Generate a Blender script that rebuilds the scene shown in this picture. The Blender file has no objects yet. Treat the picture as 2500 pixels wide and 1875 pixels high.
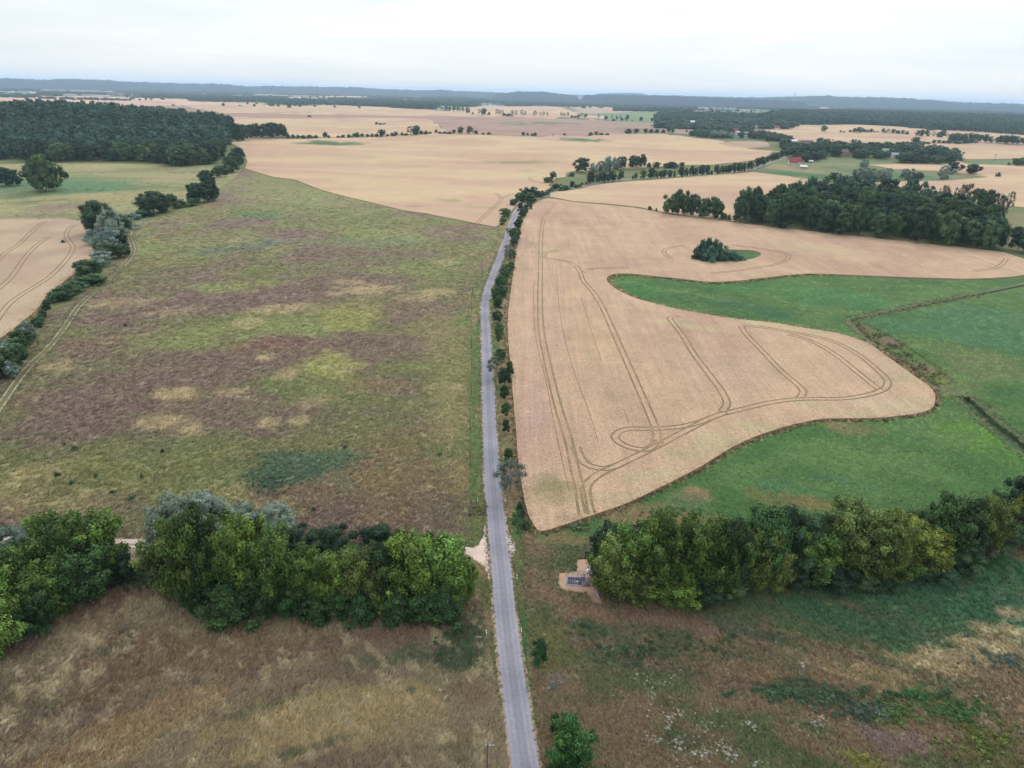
import bpy, math, random
import numpy as np
from mathutils import Vector, Matrix
from mathutils.geometry import delaunay_2d_cdt
random.seed(7); RNG = np.random.default_rng(7)
sc = bpy.context.scene
COL = sc.collection

# ------------------------------------------------------------------ camera
CAMZ = 80.0; FPX = 1733.0; PITCH = math.radians(22.35); ROLL = math.radians(1.33)
F_ = np.array([0, math.cos(PITCH), -math.sin(PITCH)])
R0 = np.array([1.0, 0, 0]); U0 = np.array([0, math.sin(PITCH), math.cos(PITCH)])
R_ = R0*math.cos(ROLL) + U0*math.sin(ROLL); U_ = -R0*math.sin(ROLL) + U0*math.cos(ROLL)
cd = bpy.data.cameras.new('camera'); cam = bpy.data.objects.new('camera', cd); COL.objects.link(cam)
M = Matrix(((R_[0], U_[0], -F_[0], 0), (R_[1], U_[1], -F_[1], 0), (R_[2], U_[2], -F_[2], CAMZ), (0, 0, 0, 1)))
cam.matrix_world = M
cd.sensor_fit = 'HORIZONTAL'; cd.sensor_width = 36.0; cd.lens = 36.0*FPX/2500.0
cd.clip_start = 1.0; cd.clip_end = 90000.0
sc.camera = cam

# ------------------------------------------------------------------ world, sun, exposure
SUN_EL, SUN_AZ = math.radians(41), math.radians(14)     # azimuth from +Y towards +X
w = bpy.data.worlds.new('World'); sc.world = w; w.use_nodes = True
nt = w.node_tree; nt.nodes.clear()
def N(t, tree=None, **kw):
    n = (tree or nt).nodes.new(t)
    for k, v in kw.items(): setattr(n, k, v)
    return n
out = N('ShaderNodeOutputWorld')
sky = N('ShaderNodeTexSky', sky_type='NISHITA', sun_disc=False, sun_elevation=SUN_EL, sun_rotation=SUN_AZ)
b1 = N('ShaderNodeBackground'); b1.inputs[1].default_value = 0.11
b2 = N('ShaderNodeBackground'); b2.inputs[1].default_value = 0.97
tc = N('ShaderNodeTexCoord'); mp = N('ShaderNodeMapping'); mp.inputs['Scale'].default_value = (1.0, 1.0, 10.0)
n1 = N('ShaderNodeTexNoise'); n1.inputs['Scale'].default_value = 2.2; n1.inputs['Detail'].default_value = 6; n1.inputs['Roughness'].default_value = .55; n1.inputs['Distortion'].default_value = .4
cr = N('ShaderNodeValToRGB')
cr.color_ramp.elements[0].position = .32; cr.color_ramp.elements[0].color = (.82, .90, .955, 1)
cr.color_ramp.elements[1].position = .62; cr.color_ramp.elements[1].color = (1.0, 1.015, 1.02, 1)
n2 = N('ShaderNodeTexNoise'); n2.inputs['Scale'].default_value = 1.1; n2.inputs['Detail'].default_value = 4
mr = N('ShaderNodeMapRange'); mr.inputs[1].default_value = .3; mr.inputs[2].default_value = .7; mr.inputs[3].default_value = .72; mr.inputs[4].default_value = 1.0
mx = N('ShaderNodeMixShader')
L = nt.links.new
L(tc.outputs['Generated'], mp.inputs[0]); L(mp.outputs[0], n1.inputs[0]); L(mp.outputs[0], n2.inputs[0])
sx = N('ShaderNodeSeparateXYZ'); L(tc.outputs['Generated'], sx.inputs[0])
gz = N('ShaderNodeMapRange'); gz.inputs[1].default_value = 0; gz.inputs[2].default_value = 1; gz.inputs[3].default_value = .97; gz.inputs[4].default_value = 2.25; L(sx.outputs[2], gz.inputs[0]); L(gz.outputs[0], b2.inputs[1])   # an overcast sky is brighter overhead than at the horizon
L(n1.outputs[0], cr.inputs[0]); L(cr.outputs[0], b2.inputs[0]); L(n2.outputs[0], mr.inputs[0])
L(sky.outputs[0], b1.inputs[0]); L(mr.outputs[0], mx.inputs[0]); L(b1.outputs[0], mx.inputs[1]); L(b2.outputs[0], mx.inputs[2]); L(mx.outputs[0], out.inputs[0])
sd = bpy.data.lights.new('sun', 'SUN'); sd.energy = 1.5; sd.angle = math.radians(12); sd.color = (1.0, .96, .9)
sun = bpy.data.objects.new('sun', sd); COL.objects.link(sun)
sdir = Vector((math.sin(SUN_AZ)*math.cos(SUN_EL), math.cos(SUN_AZ)*math.cos(SUN_EL), math.sin(SUN_EL)))
sun.rotation_euler = sdir.to_track_quat('Z', 'Y').to_euler(); sun.location = (0, 0, 300)
vs = sc.view_settings; vs.view_transform = 'Standard'; vs.look = 'None'; vs.exposure = 0.0; vs.gamma = 1.0; vs.use_curve_mapping = False
try:
    cy = sc.cycles; cy.max_bounces = 5; cy.diffuse_bounces = 2; cy.glossy_bounces = 2; cy.transmission_bounces = 2; cy.volume_bounces = 1; cy.transparent_max_bounces = 4; cy.use_denoising = True
except Exception: pass

# ------------------------------------------------------------------ helpers
KA = 0.70
def C(r, g, b, k=1.0):
    f = lambda c: ((c/255.)/12.92 if c/255. <= .04045 else ((c/255.+.055)/1.055)**2.4)
    return np.array([f(r), f(g), f(b)])*KA*k
def sm(a, b, x):
    t = np.clip((x-a)/(b-a), 0, 1); return t*t*(3-2*t)
def _hash(ix, iy, s):
    n = (ix.astype(np.int64)*374761393 + iy.astype(np.int64)*668265263 + s*1442695041) & 0xffffffff
    n = ((n ^ (n >> 13))*1274126177) & 0xffffffff
    return ((n ^ (n >> 16)) & 0xffff)/65535.0
def vn(x, y, s=0):
    x0 = np.floor(x); y0 = np.floor(y); fx = x-x0; fy = y-y0
    fx = fx*fx*(3-2*fx); fy = fy*fy*(3-2*fy)
    a = _hash(x0, y0, s); b = _hash(x0+1, y0, s); c = _hash(x0, y0+1, s); d = _hash(x0+1, y0+1, s)
    return a+(b-a)*fx+(c-a)*fy+(a-b-c+d)*fx*fy
def fbm(x, y, s=0, o=4):
    t = 0; a = .5; n = 0
    for i in range(o):
        t = t+a*vn(x, y, s+i*17); n += a; a *= .5; x = x*2.03+13.7; y = y*2.03-7.1
    return t/n                                            # 0..1
def H(x, y):
    x = np.asarray(x, float); y = np.asarray(y, float)
    d = np.hypot(x, y)
    left = sm(-120, -220, x)
    a = sm(480-130*left, 900-250*left, d)*(1-sm(2600, 4500, d))
    u = y+0.25*x+60*np.sin(x/170.+.8)
    r = 1.5*np.sin(u/31.+.7*np.sin(x/140.)) + 1.1*np.sin(u/53.-x/120.+1.9) + 1.0*np.sin(x/105.+u/160.)
    z = a*r*(.55+1.25*sm(600, 1400, d))
    z = z+31*np.exp(-((np.minimum(x+860, 0)/600)**2+(np.maximum(x+860, 0)/340)**2)-((y-1260)/260)**2)
    z = z+7*sm(800, 1100, d)*(1-sm(2000, 2600, d))*np.exp(-((x-60)/500)**2)
    z = z+16*np.exp(-((x-1900)/1500)**2-((y-3600)/1000)**2)
    return z
SS = np.concatenate([np.linspace(40, 500, 60), np.geomspace(505, 60000, 620)])
def rays(px, py):
    px = np.asarray(px, float)-1250; py = 937.5-np.asarray(py, float)
    return F_[None]*FPX+px[:, None]*R_[None]+py[:, None]*U_[None]
def at(px, py, off=0.0):
    """pixel of the photograph -> point on the terrain"""
    px = np.atleast_1d(np.asarray(px, float)); py = np.atleast_1d(np.asarray(py, float))
    v = rays(px, py); vh = np.hypot(v[:, 0], v[:, 1]); dx = v[:, 0]/vh; dy = v[:, 1]/vh; sl = v[:, 2]/vh
    X = dx[:, None]*SS; Y = dy[:, None]*SS; g = CAMZ+sl[:, None]*SS-(H(X, Y)+off)
    neg = g < 0; i = np.argmax(neg, 1); i = np.where(neg.any(1), i, len(SS)-1); i = np.maximum(i, 1)
    k = np.arange(len(px)); g0 = g[k, i-1]; g1 = g[k, i]; t = np.clip(g0/(g0-g1+1e-9), 0, 1)
    s = SS[i-1]+(SS[i]-SS[i-1])*t
    x = dx*s; y = dy*s
    return np.stack([x, y, H(x, y)], 1)
def depth(p): return (p[..., 0]*F_[0]+p[..., 1]*F_[1]+(p[..., 2]-CAMZ)*F_[2])
def height_to(G, px, ytop):
    v = rays([px], [ytop])[0]; s = math.hypot(G[0], G[1]); return CAMZ+s*v[2]/math.hypot(v[0], v[1])-G[2]
# zoomed readings of the photograph -> full picture coordinates
def Z(x0, y0, s):
    return lambda pts: [(x0+x*s, y0+y*s) for x, y in pts]
zA = Z(0, 150, .3797); zB = Z(830, 150, .3797); zC = Z(1660, 150, .3797); zD = Z(0, 500, .3797); zE = Z(830, 500, .3797); zG = Z(1660, 500, .3797)
zH = Z(0, 1000, .3165); zI = Z(600, 1000, .3165); zJ = Z(1200, 1000, .3165); zK = Z(1800, 1000, .3165)

def link(name, me, parent=None):
    o = bpy.data.objects.new(name, me); COL.objects.link(o)
    if parent is not None: o.parent = parent
    return o
def tag(o, label=None, cat=None, group=None, kind=None):
    if label: o['label'] = label
    if cat: o['category'] = cat
    if group: o['group'] = group
    if kind: o['kind'] = kind
    return o
def npmesh(name, V, Fc, mat=None, smooth=False, attrs=None):
    """V (n,3); Fc list of (m,k) index arrays"""
    me = bpy.data.meshes.new(name)
    Fc = [np.asarray(f, np.int32) for f in Fc if len(f)]
    me.vertices.add(len(V)); me.vertices.foreach_set('co', np.asarray(V, np.float32).ravel())
    tot = np.concatenate([np.full(len(f), f.shape[1], np.int32) for f in Fc]); loops = np.concatenate([f.ravel() for f in Fc])
    me.loops.add(len(loops)); me.loops.foreach_set('vertex_index', loops)
    me.polygons.add(len(tot)); st = np.zeros(len(tot), np.int32); st[1:] = np.cumsum(tot)[:-1]
    me.polygons.foreach_set('loop_start', st); me.polygons.foreach_set('loop_total', tot)
    if smooth: me.polygons.foreach_set('use_smooth', np.ones(len(tot), bool))
    for k, (ty, dom, arr) in (attrs or {}).items():
        a = me.attributes.new(k, ty, dom)
        if ty == 'FLOAT_COLOR':
            A = np.ones((len(arr), 4), np.float32); A[:, :3] = arr; a.data.foreach_set('color', A.ravel())
        elif ty == 'FLOAT_VECTOR': a.data.foreach_set('vector', np.asarray(arr, np.float32).ravel())
        else: a.data.foreach_set('value', np.asarray(arr, np.float32).ravel())
    me.update(calc_edges=True)
    if mat: me.materials.append(mat)
    return me
class MB:
    def __init__(s): s.v = []; s.q = []; s.t = []
    def box(s, c, size, rz=0, M=None):
        n = len(s.v); sx, sy, sz = [q/2 for q in size]; cz, sn = math.cos(rz), math.sin(rz)
        for x, y, z in ((-1,-1,-1),(1,-1,-1),(1,1,-1),(-1,1,-1),(-1,-1,1),(1,-1,1),(1,1,1),(-1,1,1)):
            x *= sx; y *= sy; z *= sz; s.v.append((c[0]+x*cz-y*sn, c[1]+x*sn+y*cz, c[2]+z))
        for f in ((0,3,2,1),(4,5,6,7),(0,1,5,4),(1,2,6,5),(2,3,7,6),(3,0,4,7)): s.q.append([n+i for i in f])
        return s
    def tube(s, p, q, r0, r1=None, k=8, cap=True):
        r1 = r0 if r1 is None else r1; p = Vector(p); q = Vector(q); d = (q-p).normalized()
        a = d.orthogonal().normalized(); b = d.cross(a); n = len(s.v)
        for c, r in ((p, r0), (q, r1)):
            for i in range(k):
                t = 2*math.pi*i/k; s.v.append(tuple(c+a*math.cos(t)*r+b*math.sin(t)*r))
        for i in range(k): s.q.append([n+i, n+(i+1) % k, n+k+(i+1) % k, n+k+i])
        if cap:
            s.v.append(tuple(q)); m = len(s.v)-1
            for i in range(k): s.t.append([n+k+i, n+k+(i+1) % k, m])
        return s
    def quad(s, *pts):
        n = len(s.v); s.v += [tuple(p) for p in pts]; s.q.append(list(range(n, n+4))); return s
    def tri(s, *pts):
        n = len(s.v); s.v += [tuple(p) for p in pts]; s.t.append([n, n+1, n+2]); return s
    def mesh(s, name, mat):
        return npmesh(name, np.array(s.v), [f for f in (np.array(s.q), np.array(s.t)) if len(f)], mat)
    def obj(s, name, mat, parent=None): return link(name, s.mesh(name, mat), parent)
def empty(name, loc, rz=0.0):
    o = bpy.data.objects.new(name, None); COL.objects.link(o); o.location = loc; o.rotation_euler = (0, 0, rz); o.empty_display_size = .5; return o

# ------------------------------------------------------------------ materials
def newmat(name, rough=.9, spec=.2):
    m = bpy.data.materials.new(name); m.use_nodes = True; t = m.node_tree; b = t.nodes['Principled BSDF']
    b.inputs['Roughness'].default_value = rough; b.inputs['Specular IOR Level'].default_value = spec
    return m, t, b
def plain(name, col, rough=.8, spec=.3, var=.12, scale=3.0, metal=0.0):
    m, t, b = newmat(name, rough, spec); b.inputs['Metallic'].default_value = metal
    g = N('ShaderNodeNewGeometry', t); n = N('ShaderNodeTexNoise', t); n.inputs['Scale'].default_value = scale; n.inputs['Detail'].default_value = 5
    r = N('ShaderNodeMapRange', t); r.inputs[3].default_value = 1-var; r.inputs[4].default_value = 1+var; r.inputs[1].default_value = .3; r.inputs[2].default_value = .7
    v = N('ShaderNodeVectorMath', t, operation='SCALE'); v.inputs[0].default_value = tuple(col)
    t.links.new(g.outputs['Position'], n.inputs[0]); t.links.new(n.outputs[0], r.inputs[0]); t.links.new(r.outputs[0], v.inputs['Scale']); t.links.new(v.outputs[0], b.inputs['Base Color'])
    return m
def ground_mat(name, gain=1.0, fine=2.2, mid=.25, amp_f=.35, amp_m=.2, stretch=(1, 1, 1), rot=0.0, bump=.25, bscale=1.8, tan=None, tan_amt=0.0, tan_scale=.5, rough=.95, rows=0.0):
    """colour comes from the vertex attribute Col (what grows there, with some painted shade); grain, blades and relief are added here"""
    m, t, b = newmat(name, rough, .12); l = t.links.new
    a = N('ShaderNodeAttribute', t, attribute_name='Col'); g = N('ShaderNodeNewGeometry', t)
    mp = N('ShaderNodeMapping', t); mp.inputs['Scale'].default_value = stretch; mp.inputs['Rotation'].default_value = (0, 0, rot); l(g.outputs['Position'], mp.inputs[0])
    def noise(sca, det=4, rgh=.6):
        n = N('ShaderNodeTexNoise', t); n.inputs['Scale'].default_value = sca; n.inputs['Detail'].default_value = det; n.inputs['Roughness'].default_value = rgh; l(mp.outputs[0], n.inputs[0]); return n
    nf = noise(fine, 3, .7); nm = noise(mid, 5, .65)
    def rng(n, amp):
        r = N('ShaderNodeMapRange', t); r.inputs[1].default_value = .28; r.inputs[2].default_value = .72; gg = gain if n is nf else 1.0; r.inputs[3].default_value = (1-amp)*gg; r.inputs[4].default_value = (1+amp)*gg; r.clamp = False; l(n.outputs[0], r.inputs[0]); return r
    rf, rm = rng(nf, amp_f), rng(nm, amp_m)
    mu = N('ShaderNodeMath', t, operation='MULTIPLY'); l(rf.outputs[0], mu.inputs[0]); l(rm.outputs[0], mu.inputs[1])
    fac = mu.outputs[0]
    if rows:
        m2 = N('ShaderNodeMapping', t); m2.inputs['Scale'].default_value = (1, .05, 1); m2.inputs['Rotation'].default_value = (0, 0, .03); l(g.outputs['Position'], m2.inputs[0])
        for sc_, am in ((1.1, rows), (.28, rows*.8)):
            nr = N('ShaderNodeTexNoise', t); nr.inputs['Scale'].default_value = sc_; nr.inputs['Detail'].default_value = 3; l(m2.outputs[0], nr.inputs[0]); rr2 = rng(nr, am); m3 = N('ShaderNodeMath', t, operation='MULTIPLY'); l(fac, m3.inputs[0]); l(rr2.outputs[0], m3.inputs[1]); fac = m3.outputs[0]
    col = a.outputs['Color']
    if tan is not None:
        nt2 = noise(tan_scale, 6, .7); r = N('ShaderNodeMapRange', t); r.inputs[1].default_value = .5; r.inputs[2].default_value = .72; r.inputs[3].default_value = 0; r.inputs[4].default_value = tan_amt; l(nt2.outputs[0], r.inputs[0])
        mxn = N('ShaderNodeMix', t, data_type='RGBA'); l(r.outputs[0], mxn.inputs[0]); l(col, mxn.inputs[6]); mxn.inputs[7].default_value = (*tan, 1); col = mxn.outputs[2]
    v = N('ShaderNodeVectorMath', t, operation='SCALE'); l(col, v.inputs[0]); l(fac, v.inputs['Scale']); l(v.outputs[0], b.inputs['Base Color'])
    if bump:
        nb = noise(bscale, 4, .65); bp = N('ShaderNodeBump', t); bp.inputs['Strength'].default_value = bump; bp.inputs['Distance'].default_value = .5; l(nb.outputs[0], bp.inputs['Height']); l(bp.outputs[0], b.inputs['Normal'])
    return m
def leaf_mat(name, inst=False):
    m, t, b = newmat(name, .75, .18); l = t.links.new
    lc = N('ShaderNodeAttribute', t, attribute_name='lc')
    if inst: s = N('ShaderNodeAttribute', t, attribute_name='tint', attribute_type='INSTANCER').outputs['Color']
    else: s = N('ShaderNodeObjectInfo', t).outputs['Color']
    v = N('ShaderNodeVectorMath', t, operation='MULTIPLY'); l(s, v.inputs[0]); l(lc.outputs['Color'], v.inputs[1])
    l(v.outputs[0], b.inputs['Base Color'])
    tr = N('ShaderNodeBsdfTranslucent', t); l(v.outputs[0], tr.inputs[0]); mxs = N('ShaderNodeMixShader', t); mxs.inputs[0].default_value = .09
    o = t.nodes['Material Output']; l(b.outputs[0], mxs.inputs[1]); l(tr.outputs[0], mxs.inputs[2]); l(mxs.outputs[0], o.inputs['Surface'])
    return m
TANC = C(200, 182, 140)
MW = {
 'wheat': ground_mat('wheat', gain=.77, fine=2.6, mid=.05, amp_f=.36, amp_m=.07, bump=.35, bscale=2.2),
 'wheat_rows': ground_mat('wheat_in_rows', gain=.80, fine=2.8, mid=.09, amp_f=.42, amp_m=.10, bump=.5, bscale=2.2, rows=.085),
 'meadow': ground_mat('meadow_grass', gain=1.1, fine=2.4, mid=.22, amp_f=.42, amp_m=.22, stretch=(1, .7, 1), rot=.5, bump=.5, bscale=1.3, tan=TANC, tan_amt=.22, tan_scale=.3),
 'green': ground_mat('green_grass', gain=.86, fine=1.6, mid=.12, amp_f=.40, amp_m=.22, stretch=(.7, 1.1, 1), rot=.3, bump=.5, bscale=1.1),
 'verge': ground_mat('verge_grass', fine=3, mid=.6, amp_f=.35, amp_m=.22, bump=.4, bscale=2.0),
 'land': ground_mat('farmland', fine=1.2, mid=.02, amp_f=.2, amp_m=.14, bump=.3, bscale=.8),
 'track': ground_mat('pressed_straw', fine=3, mid=.8, amp_f=.3, amp_m=.25, bump=.2, bscale=3),
 'sand': ground_mat('sandy_gravel', fine=4, mid=.5, amp_f=.16, amp_m=.12, bump=.2, bscale=5),
}
LEAF = leaf_mat('leaves'); LEAFI = leaf_mat('leaves_inst', True)
BARK = plain('bark', C(110, 95, 82), scale=4, var=.3)
# ------------------------------------------------------------------ the land: outlines of fields, road, tracks, ditches
def chaikin(P, it=1, closed=True):
    P = np.asarray(P, float)
    for _ in range(it):
        if closed:
            Q = np.roll(P, -1, 0); P = np.stack([P*.78+Q*.22, P*.22+Q*.78], 1).reshape(-1, P.shape[1])
        else:
            Q = np.stack([P[:-1]*.75+P[1:]*.25, P[:-1]*.25+P[1:]*.75], 1).reshape(-1, P.shape[1]); P = np.vstack([P[:1], Q, P[-1:]])
    return P
def densify(P, closed=True, k=.02):
    out = []; n = len(P)
    for i in range(n if closed else n-1):
        a = P[i]; b = P[(i+1) % n]; r = max(30., min(math.hypot(*a), math.hypot(*b))); m = max(1, int(math.ceil(math.hypot(*(b-a))/(k*r))))
        for j in range(m): out.append(a+(b-a)*j/m)
    if not closed: out.append(P[-1])
    return np.array(out)
REG = []     # (object name, material, offset, world outline, colour function, label)
def region(name, mat, off, px, colf, sm_it=1, world=None):
    P = world if world is not None else at([p[0] for p in px], [p[1] for p in px], max(off, 0))[:, :2]
    P = densify(chaikin(P, sm_it)); REG.append(dict(name=name, mat=mat, off=off, P=P, colf=colf))
def strip_world(Pc, wd, shift=0.0):
    Pc = densify(Pc, False, .012); d = np.gradient(Pc, axis=0); d /= np.linalg.norm(d, axis=1)[:, None]+1e-9; n = np.stack([d[:, 1], -d[:, 0]], 1)
    return np.vstack([Pc+n*(shift+wd/2), (Pc+n*(shift-wd/2))[::-1]])
def line_world(px, off=0.0, it=2): return chaikin(at([p[0] for p in px], [p[1] for p in px], off)[:, :2], it, False)

# patches of different growth and some painted tree shade, as soft ellipses read off the photograph and laid on the ground
def patches(lst):
    px = np.array([l[0] for l in lst], float); py = np.array([l[1] for l in lst], float); rx = np.array([l[2] for l in lst], float); ry = np.array([l[3] for l in lst], float)
    c = at(px, py); a = at(px, py-ry); b = at(px, py+ry); wx = rx*depth(c)/FPX; wy = np.hypot(*(a-b)[:, :2].T)/2
    return c, wx, wy, lst
def paint(col, x, y, pt, warp=.55, seed=5, wl=None):
    c, wx, wy, lst = pt
    for i, l in enumerate(lst):
        cx, cy = c[i, 0], c[i, 1]; r = math.hypot(cx, cy); ux, uy = cx/r, cy/r; ang = -l[6]*1.4 if len(l) > 6 else 0.0
        dx = x-cx; dy = y-cy; rad = dx*ux+dy*uy; tan = dx*uy-dy*ux
        ca, sa = math.cos(ang), math.sin(ang); t2 = tan*ca+rad*sa; r2 = -tan*sa+rad*ca
        m = (np.abs(tan) < 2.6*max(wx[i], wy[i])) & (np.abs(rad) < 2.6*max(wx[i], wy[i]))
        if not m.any(): continue
        q = np.hypot(t2[m]/wx[i], r2[m]/wy[i]); s = wl or max(2., .45*min(wx[i], wy[i])+1.5)
        q = q+warp*2*(fbm(x[m]/s, y[m]/s, seed+i, 4)-.5)*1.3
        k = (1-sm(.5, 1.2, q))*l[5]; k = k*np.clip((.35 if l[5] < .95 else .75)+1.35*(fbm(x[m]/2.4, y[m]/2.0, seed+i+40, 3)), 0, 1); col[m] = col[m]*(1-k[:, None])+np.asarray(l[4])[None]*k[:, None]
    return col
def mixc(a, b, t): return np.asarray(a)[None]*(1-t[:, None])+np.asarray(b)[None]*t[:, None]

OLIVE = C(115, 118, 80); MAUVE = C(119, 100, 92); LGREEN = C(131, 137, 88); DGREEN = C(78, 100, 72); STRAW = C(176, 158, 120); RUST = C(136, 112, 86); TANG = C(158, 146, 106)
P_LEFT = patches([
 (640,730,330,34,MAUVE,.8),(760,690,150,22,MAUVE,.8),(480,660,120,14,MAUVE,.6),(690,575,130,18,MAUVE,.8,.1),(590,640,90,14,MAUVE,.5),(750,540,60,8,MAUVE,.5),(1100,560,70,10,MAUVE,.8),
 (950,620,160,18,MAUVE,.6),(900,850,190,60,MAUVE,.8),(1000,760,110,40,MAUVE,.55),(560,900,230,40,MAUVE,.75),(330,960,230,50,MAUVE,.8),(150,1040,140,35,MAUVE,.7),(560,990,120,30,MAUVE,.7),(640,1060,80,40,MAUVE,.6),
 (60,1240,120,50,MAUVE,.6),(230,1000,120,20,MAUVE,.5),(930,1120,90,60,RUST,.5),(1040,1220,120,40,MAUVE,.5),(860,1240,60,25,MAUVE,.7),(830,1150,70,30,MAUVE,.3),(990,1190,160,70,RUST,.55),(690,840,130,22,C(125,90,80),.45),
 (560,700,110,16,LGREEN,.8),(700,800,190,32,LGREEN,.9,.05),(850,770,90,35,C(146,144,88),.8),(790,895,90,42,C(150,150,92),.9),(430,830,160,30,LGREEN,.75),(270,560,120,50,LGREEN,.5),(500,600,200,30,LGREEN,.6),(750,480,180,30,LGREEN,.6),(650,460,80,30,C(128,126,86),.6),(950,570,140,14,LGREEN,.7),
 (1000,660,110,14,LGREEN,.6),(880,590,200,12,C(118,134,96),.6),(630,525,60,12,C(88,118,78),.8,-.35),(560,608,110,9,C(98,112,100),.7,-.1),(670,590,60,8,C(98,112,100),.6),
 (1090,900,60,120,C(134,128,86),.6),(1060,820,70,60,C(140,132,92),.5),(300,1150,240,70,C(124,126,78),.7),(500,1230,140,60,LGREEN,.5),(420,1090,150,40,C(112,118,84),.6),(700,1080,180,30,C(124,124,82),.5),(870,1060,120,40,C(120,120,80),.5),
 (720,1140,110,38,C(80,104,82),.9,-.12),(830,1120,70,24,C(92,114,84),.8),(650,1180,50,25,C(68,90,74),.8),(690,1110,60,14,C(70,92,76),.7),
 (430,960,45,22,STRAW,.8,-.3),(400,1030,40,16,STRAW,.85),(470,1055,40,20,STRAW,.7),(440,1040,60,24,STRAW,.4),(350,1035,28,14,STRAW,.7),(560,960,40,8,STRAW,.6),(640,875,22,8,STRAW,.8),(690,915,32,14,STRAW,.75),(600,975,20,8,STRAW,.6),(730,1025,36,16,STRAW,.65),(650,1035,26,12,STRAW,.7),
 (130,895,60,16,STRAW,.6),(290,740,110,12,STRAW,.5),(880,710,80,14,STRAW,.7),(690,755,110,12,STRAW,.65),(600,790,50,14,STRAW,.5),(1060,715,70,10,STRAW,.6),(850,690,40,8,STRAW,.6),(1010,730,50,8,STRAW,.6),(420,760,70,9,STRAW,.5),
 (1080,640,40,8,STRAW,.4),(100,1150,90,30,TANG,.6),(30,1200,60,50,TANG,.6),(180,1230,130,30,TANG,.5),(1090,1000,50,90,TANG,.4),(1120,1160,40,60,C(156,136,98),.5),(760,985,60,16,STRAW,.4),(840,905,40,12,STRAW,.4),(580,1200,90,30,TANG,.4)])
GBL = None
def col_left(x, y):
    n = fbm(x/34, y/28, 3, 4); n2 = fbm(x/9, y/6, 9, 4)
    c = mixc(OLIVE, mixc(MAUVE, RUST, fbm(x/50, y/40, 4, 2))[:, :].mean(0) if False else MAUVE, sm(.36, .70, n)*.9); rk = sm(.5, .75, fbm(x/22, y/16, 8, 3))*.4; c = c*(1-rk[:, None])+np.asarray(RUST)[None]*rk[:, None]
    k = sm(.55, .72, n2)*.35; c = c*(1-k[:, None])+np.asarray(LGREEN)[None]*k[:, None]
    c = paint(c, x, y, P_LEFT)
    s = sm(.68, .80, fbm(x/3.2+.3*y/3.2, y/2.6, 21, 4))*.5; s *= .4+.6*fbm(x/30, y/30, 4, 2)
    return c*(1-s[:, None])+np.asarray(STRAW)[None]*s[:, None]
P_PAST = patches([(160,448,170,18,C(86,118,84),.95),(60,440,60,14,C(86,116,82),.8),(250,458,120,14,C(84,114,80),.8),(110,525,110,7,C(112,98,92),.6),(150,505,90,10,C(126,108,96),.8),(60,495,80,4,C(84,102,76),.7),(330,480,120,10,C(150,138,100),.6),(420,430,70,20,C(150,138,104),.6),(250,405,90,8,C(158,148,112),.7),(60,403,70,6,C(156,144,108),.7),
 (180,478,200,5,C(160,148,108),.6),(460,420,50,3,C(92,108,80),.8),(370,455,40,3,C(92,108,80),.7),(200,535,50,5,C(96,112,80),.7),(380,530,80,8,C(86,112,78),.6),(50,470,80,8,C(110,112,84),.6)])
def col_past(x, y):
    n = fbm(x/60, y/18, 31, 4); return paint(mixc(C(142, 138, 98), C(116, 120, 82), sm(.35, .65, n)), x, y, P_PAST)
P_FL = patches([(360,1620,330,90,C(132,106,84),.8),(600,1590,200,60,C(136,110,86),.7),(250,1480,160,40,C(124,100,82),.7),(880,1560,230,20,C(122,96,82),.8),(520,1680,200,40,C(124,100,92),.6),(320,1445,90,14,C(120,88,76),.7),(690,1610,80,10,C(108,88,86),.5),
 (900,1620,90,26,C(100,106,78),.7),(1000,1600,60,30,C(92,104,76),.7),(1110,1580,60,70,C(66,84,62),.85),(1060,1680,70,40,C(120,116,84),.5),(1160,1560,30,90,C(76,92,64),.8),(60,1720,120,80,C(98,104,82),.55),(260,1590,60,16,C(86,98,78),.6),(330,1530,40,12,C(92,100,80),.4),
 (800,1760,280,80,C(182,162,116),.7),(980,1740,120,60,C(168,150,106),.6),(300,1800,240,60,C(170,142,100),.6),(120,1640,60,60,C(150,140,110),.5),(240,1540,80,30,C(156,138,108),.5),(1150,1700,50,40,C(124,98,82),.7),(1130,1830,60,60,C(112,104,74),.6),(650,1730,120,10,C(94,104,70),.6),(700,1850,200,12,C(88,98,72),.7),(350,1400,70,24,C(64,86,74),.9),(420,1430,60,14,C(64,84,70),.7),(1000,1690,16,10,C(74,92,70),.7),(860,1720,30,12,C(92,98,74),.5)])  # dark blue-green patches in the gap between the belts are painted tree shade
def col_fl(x, y):
    n = fbm(x/14, y/9, 41, 4); c = mixc(C(126, 108, 92), C(150, 137, 110), sm(.35, .65, n)); c = paint(c, x, y, P_FL)
    s = sm(.56, .78, fbm(x/2.2+y/2.4, y/3.2-x/6, 43, 4))*.7; return c*(1-s[:, None])+np.asarray(C(192, 176, 142))[None]*s[:, None]
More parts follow.
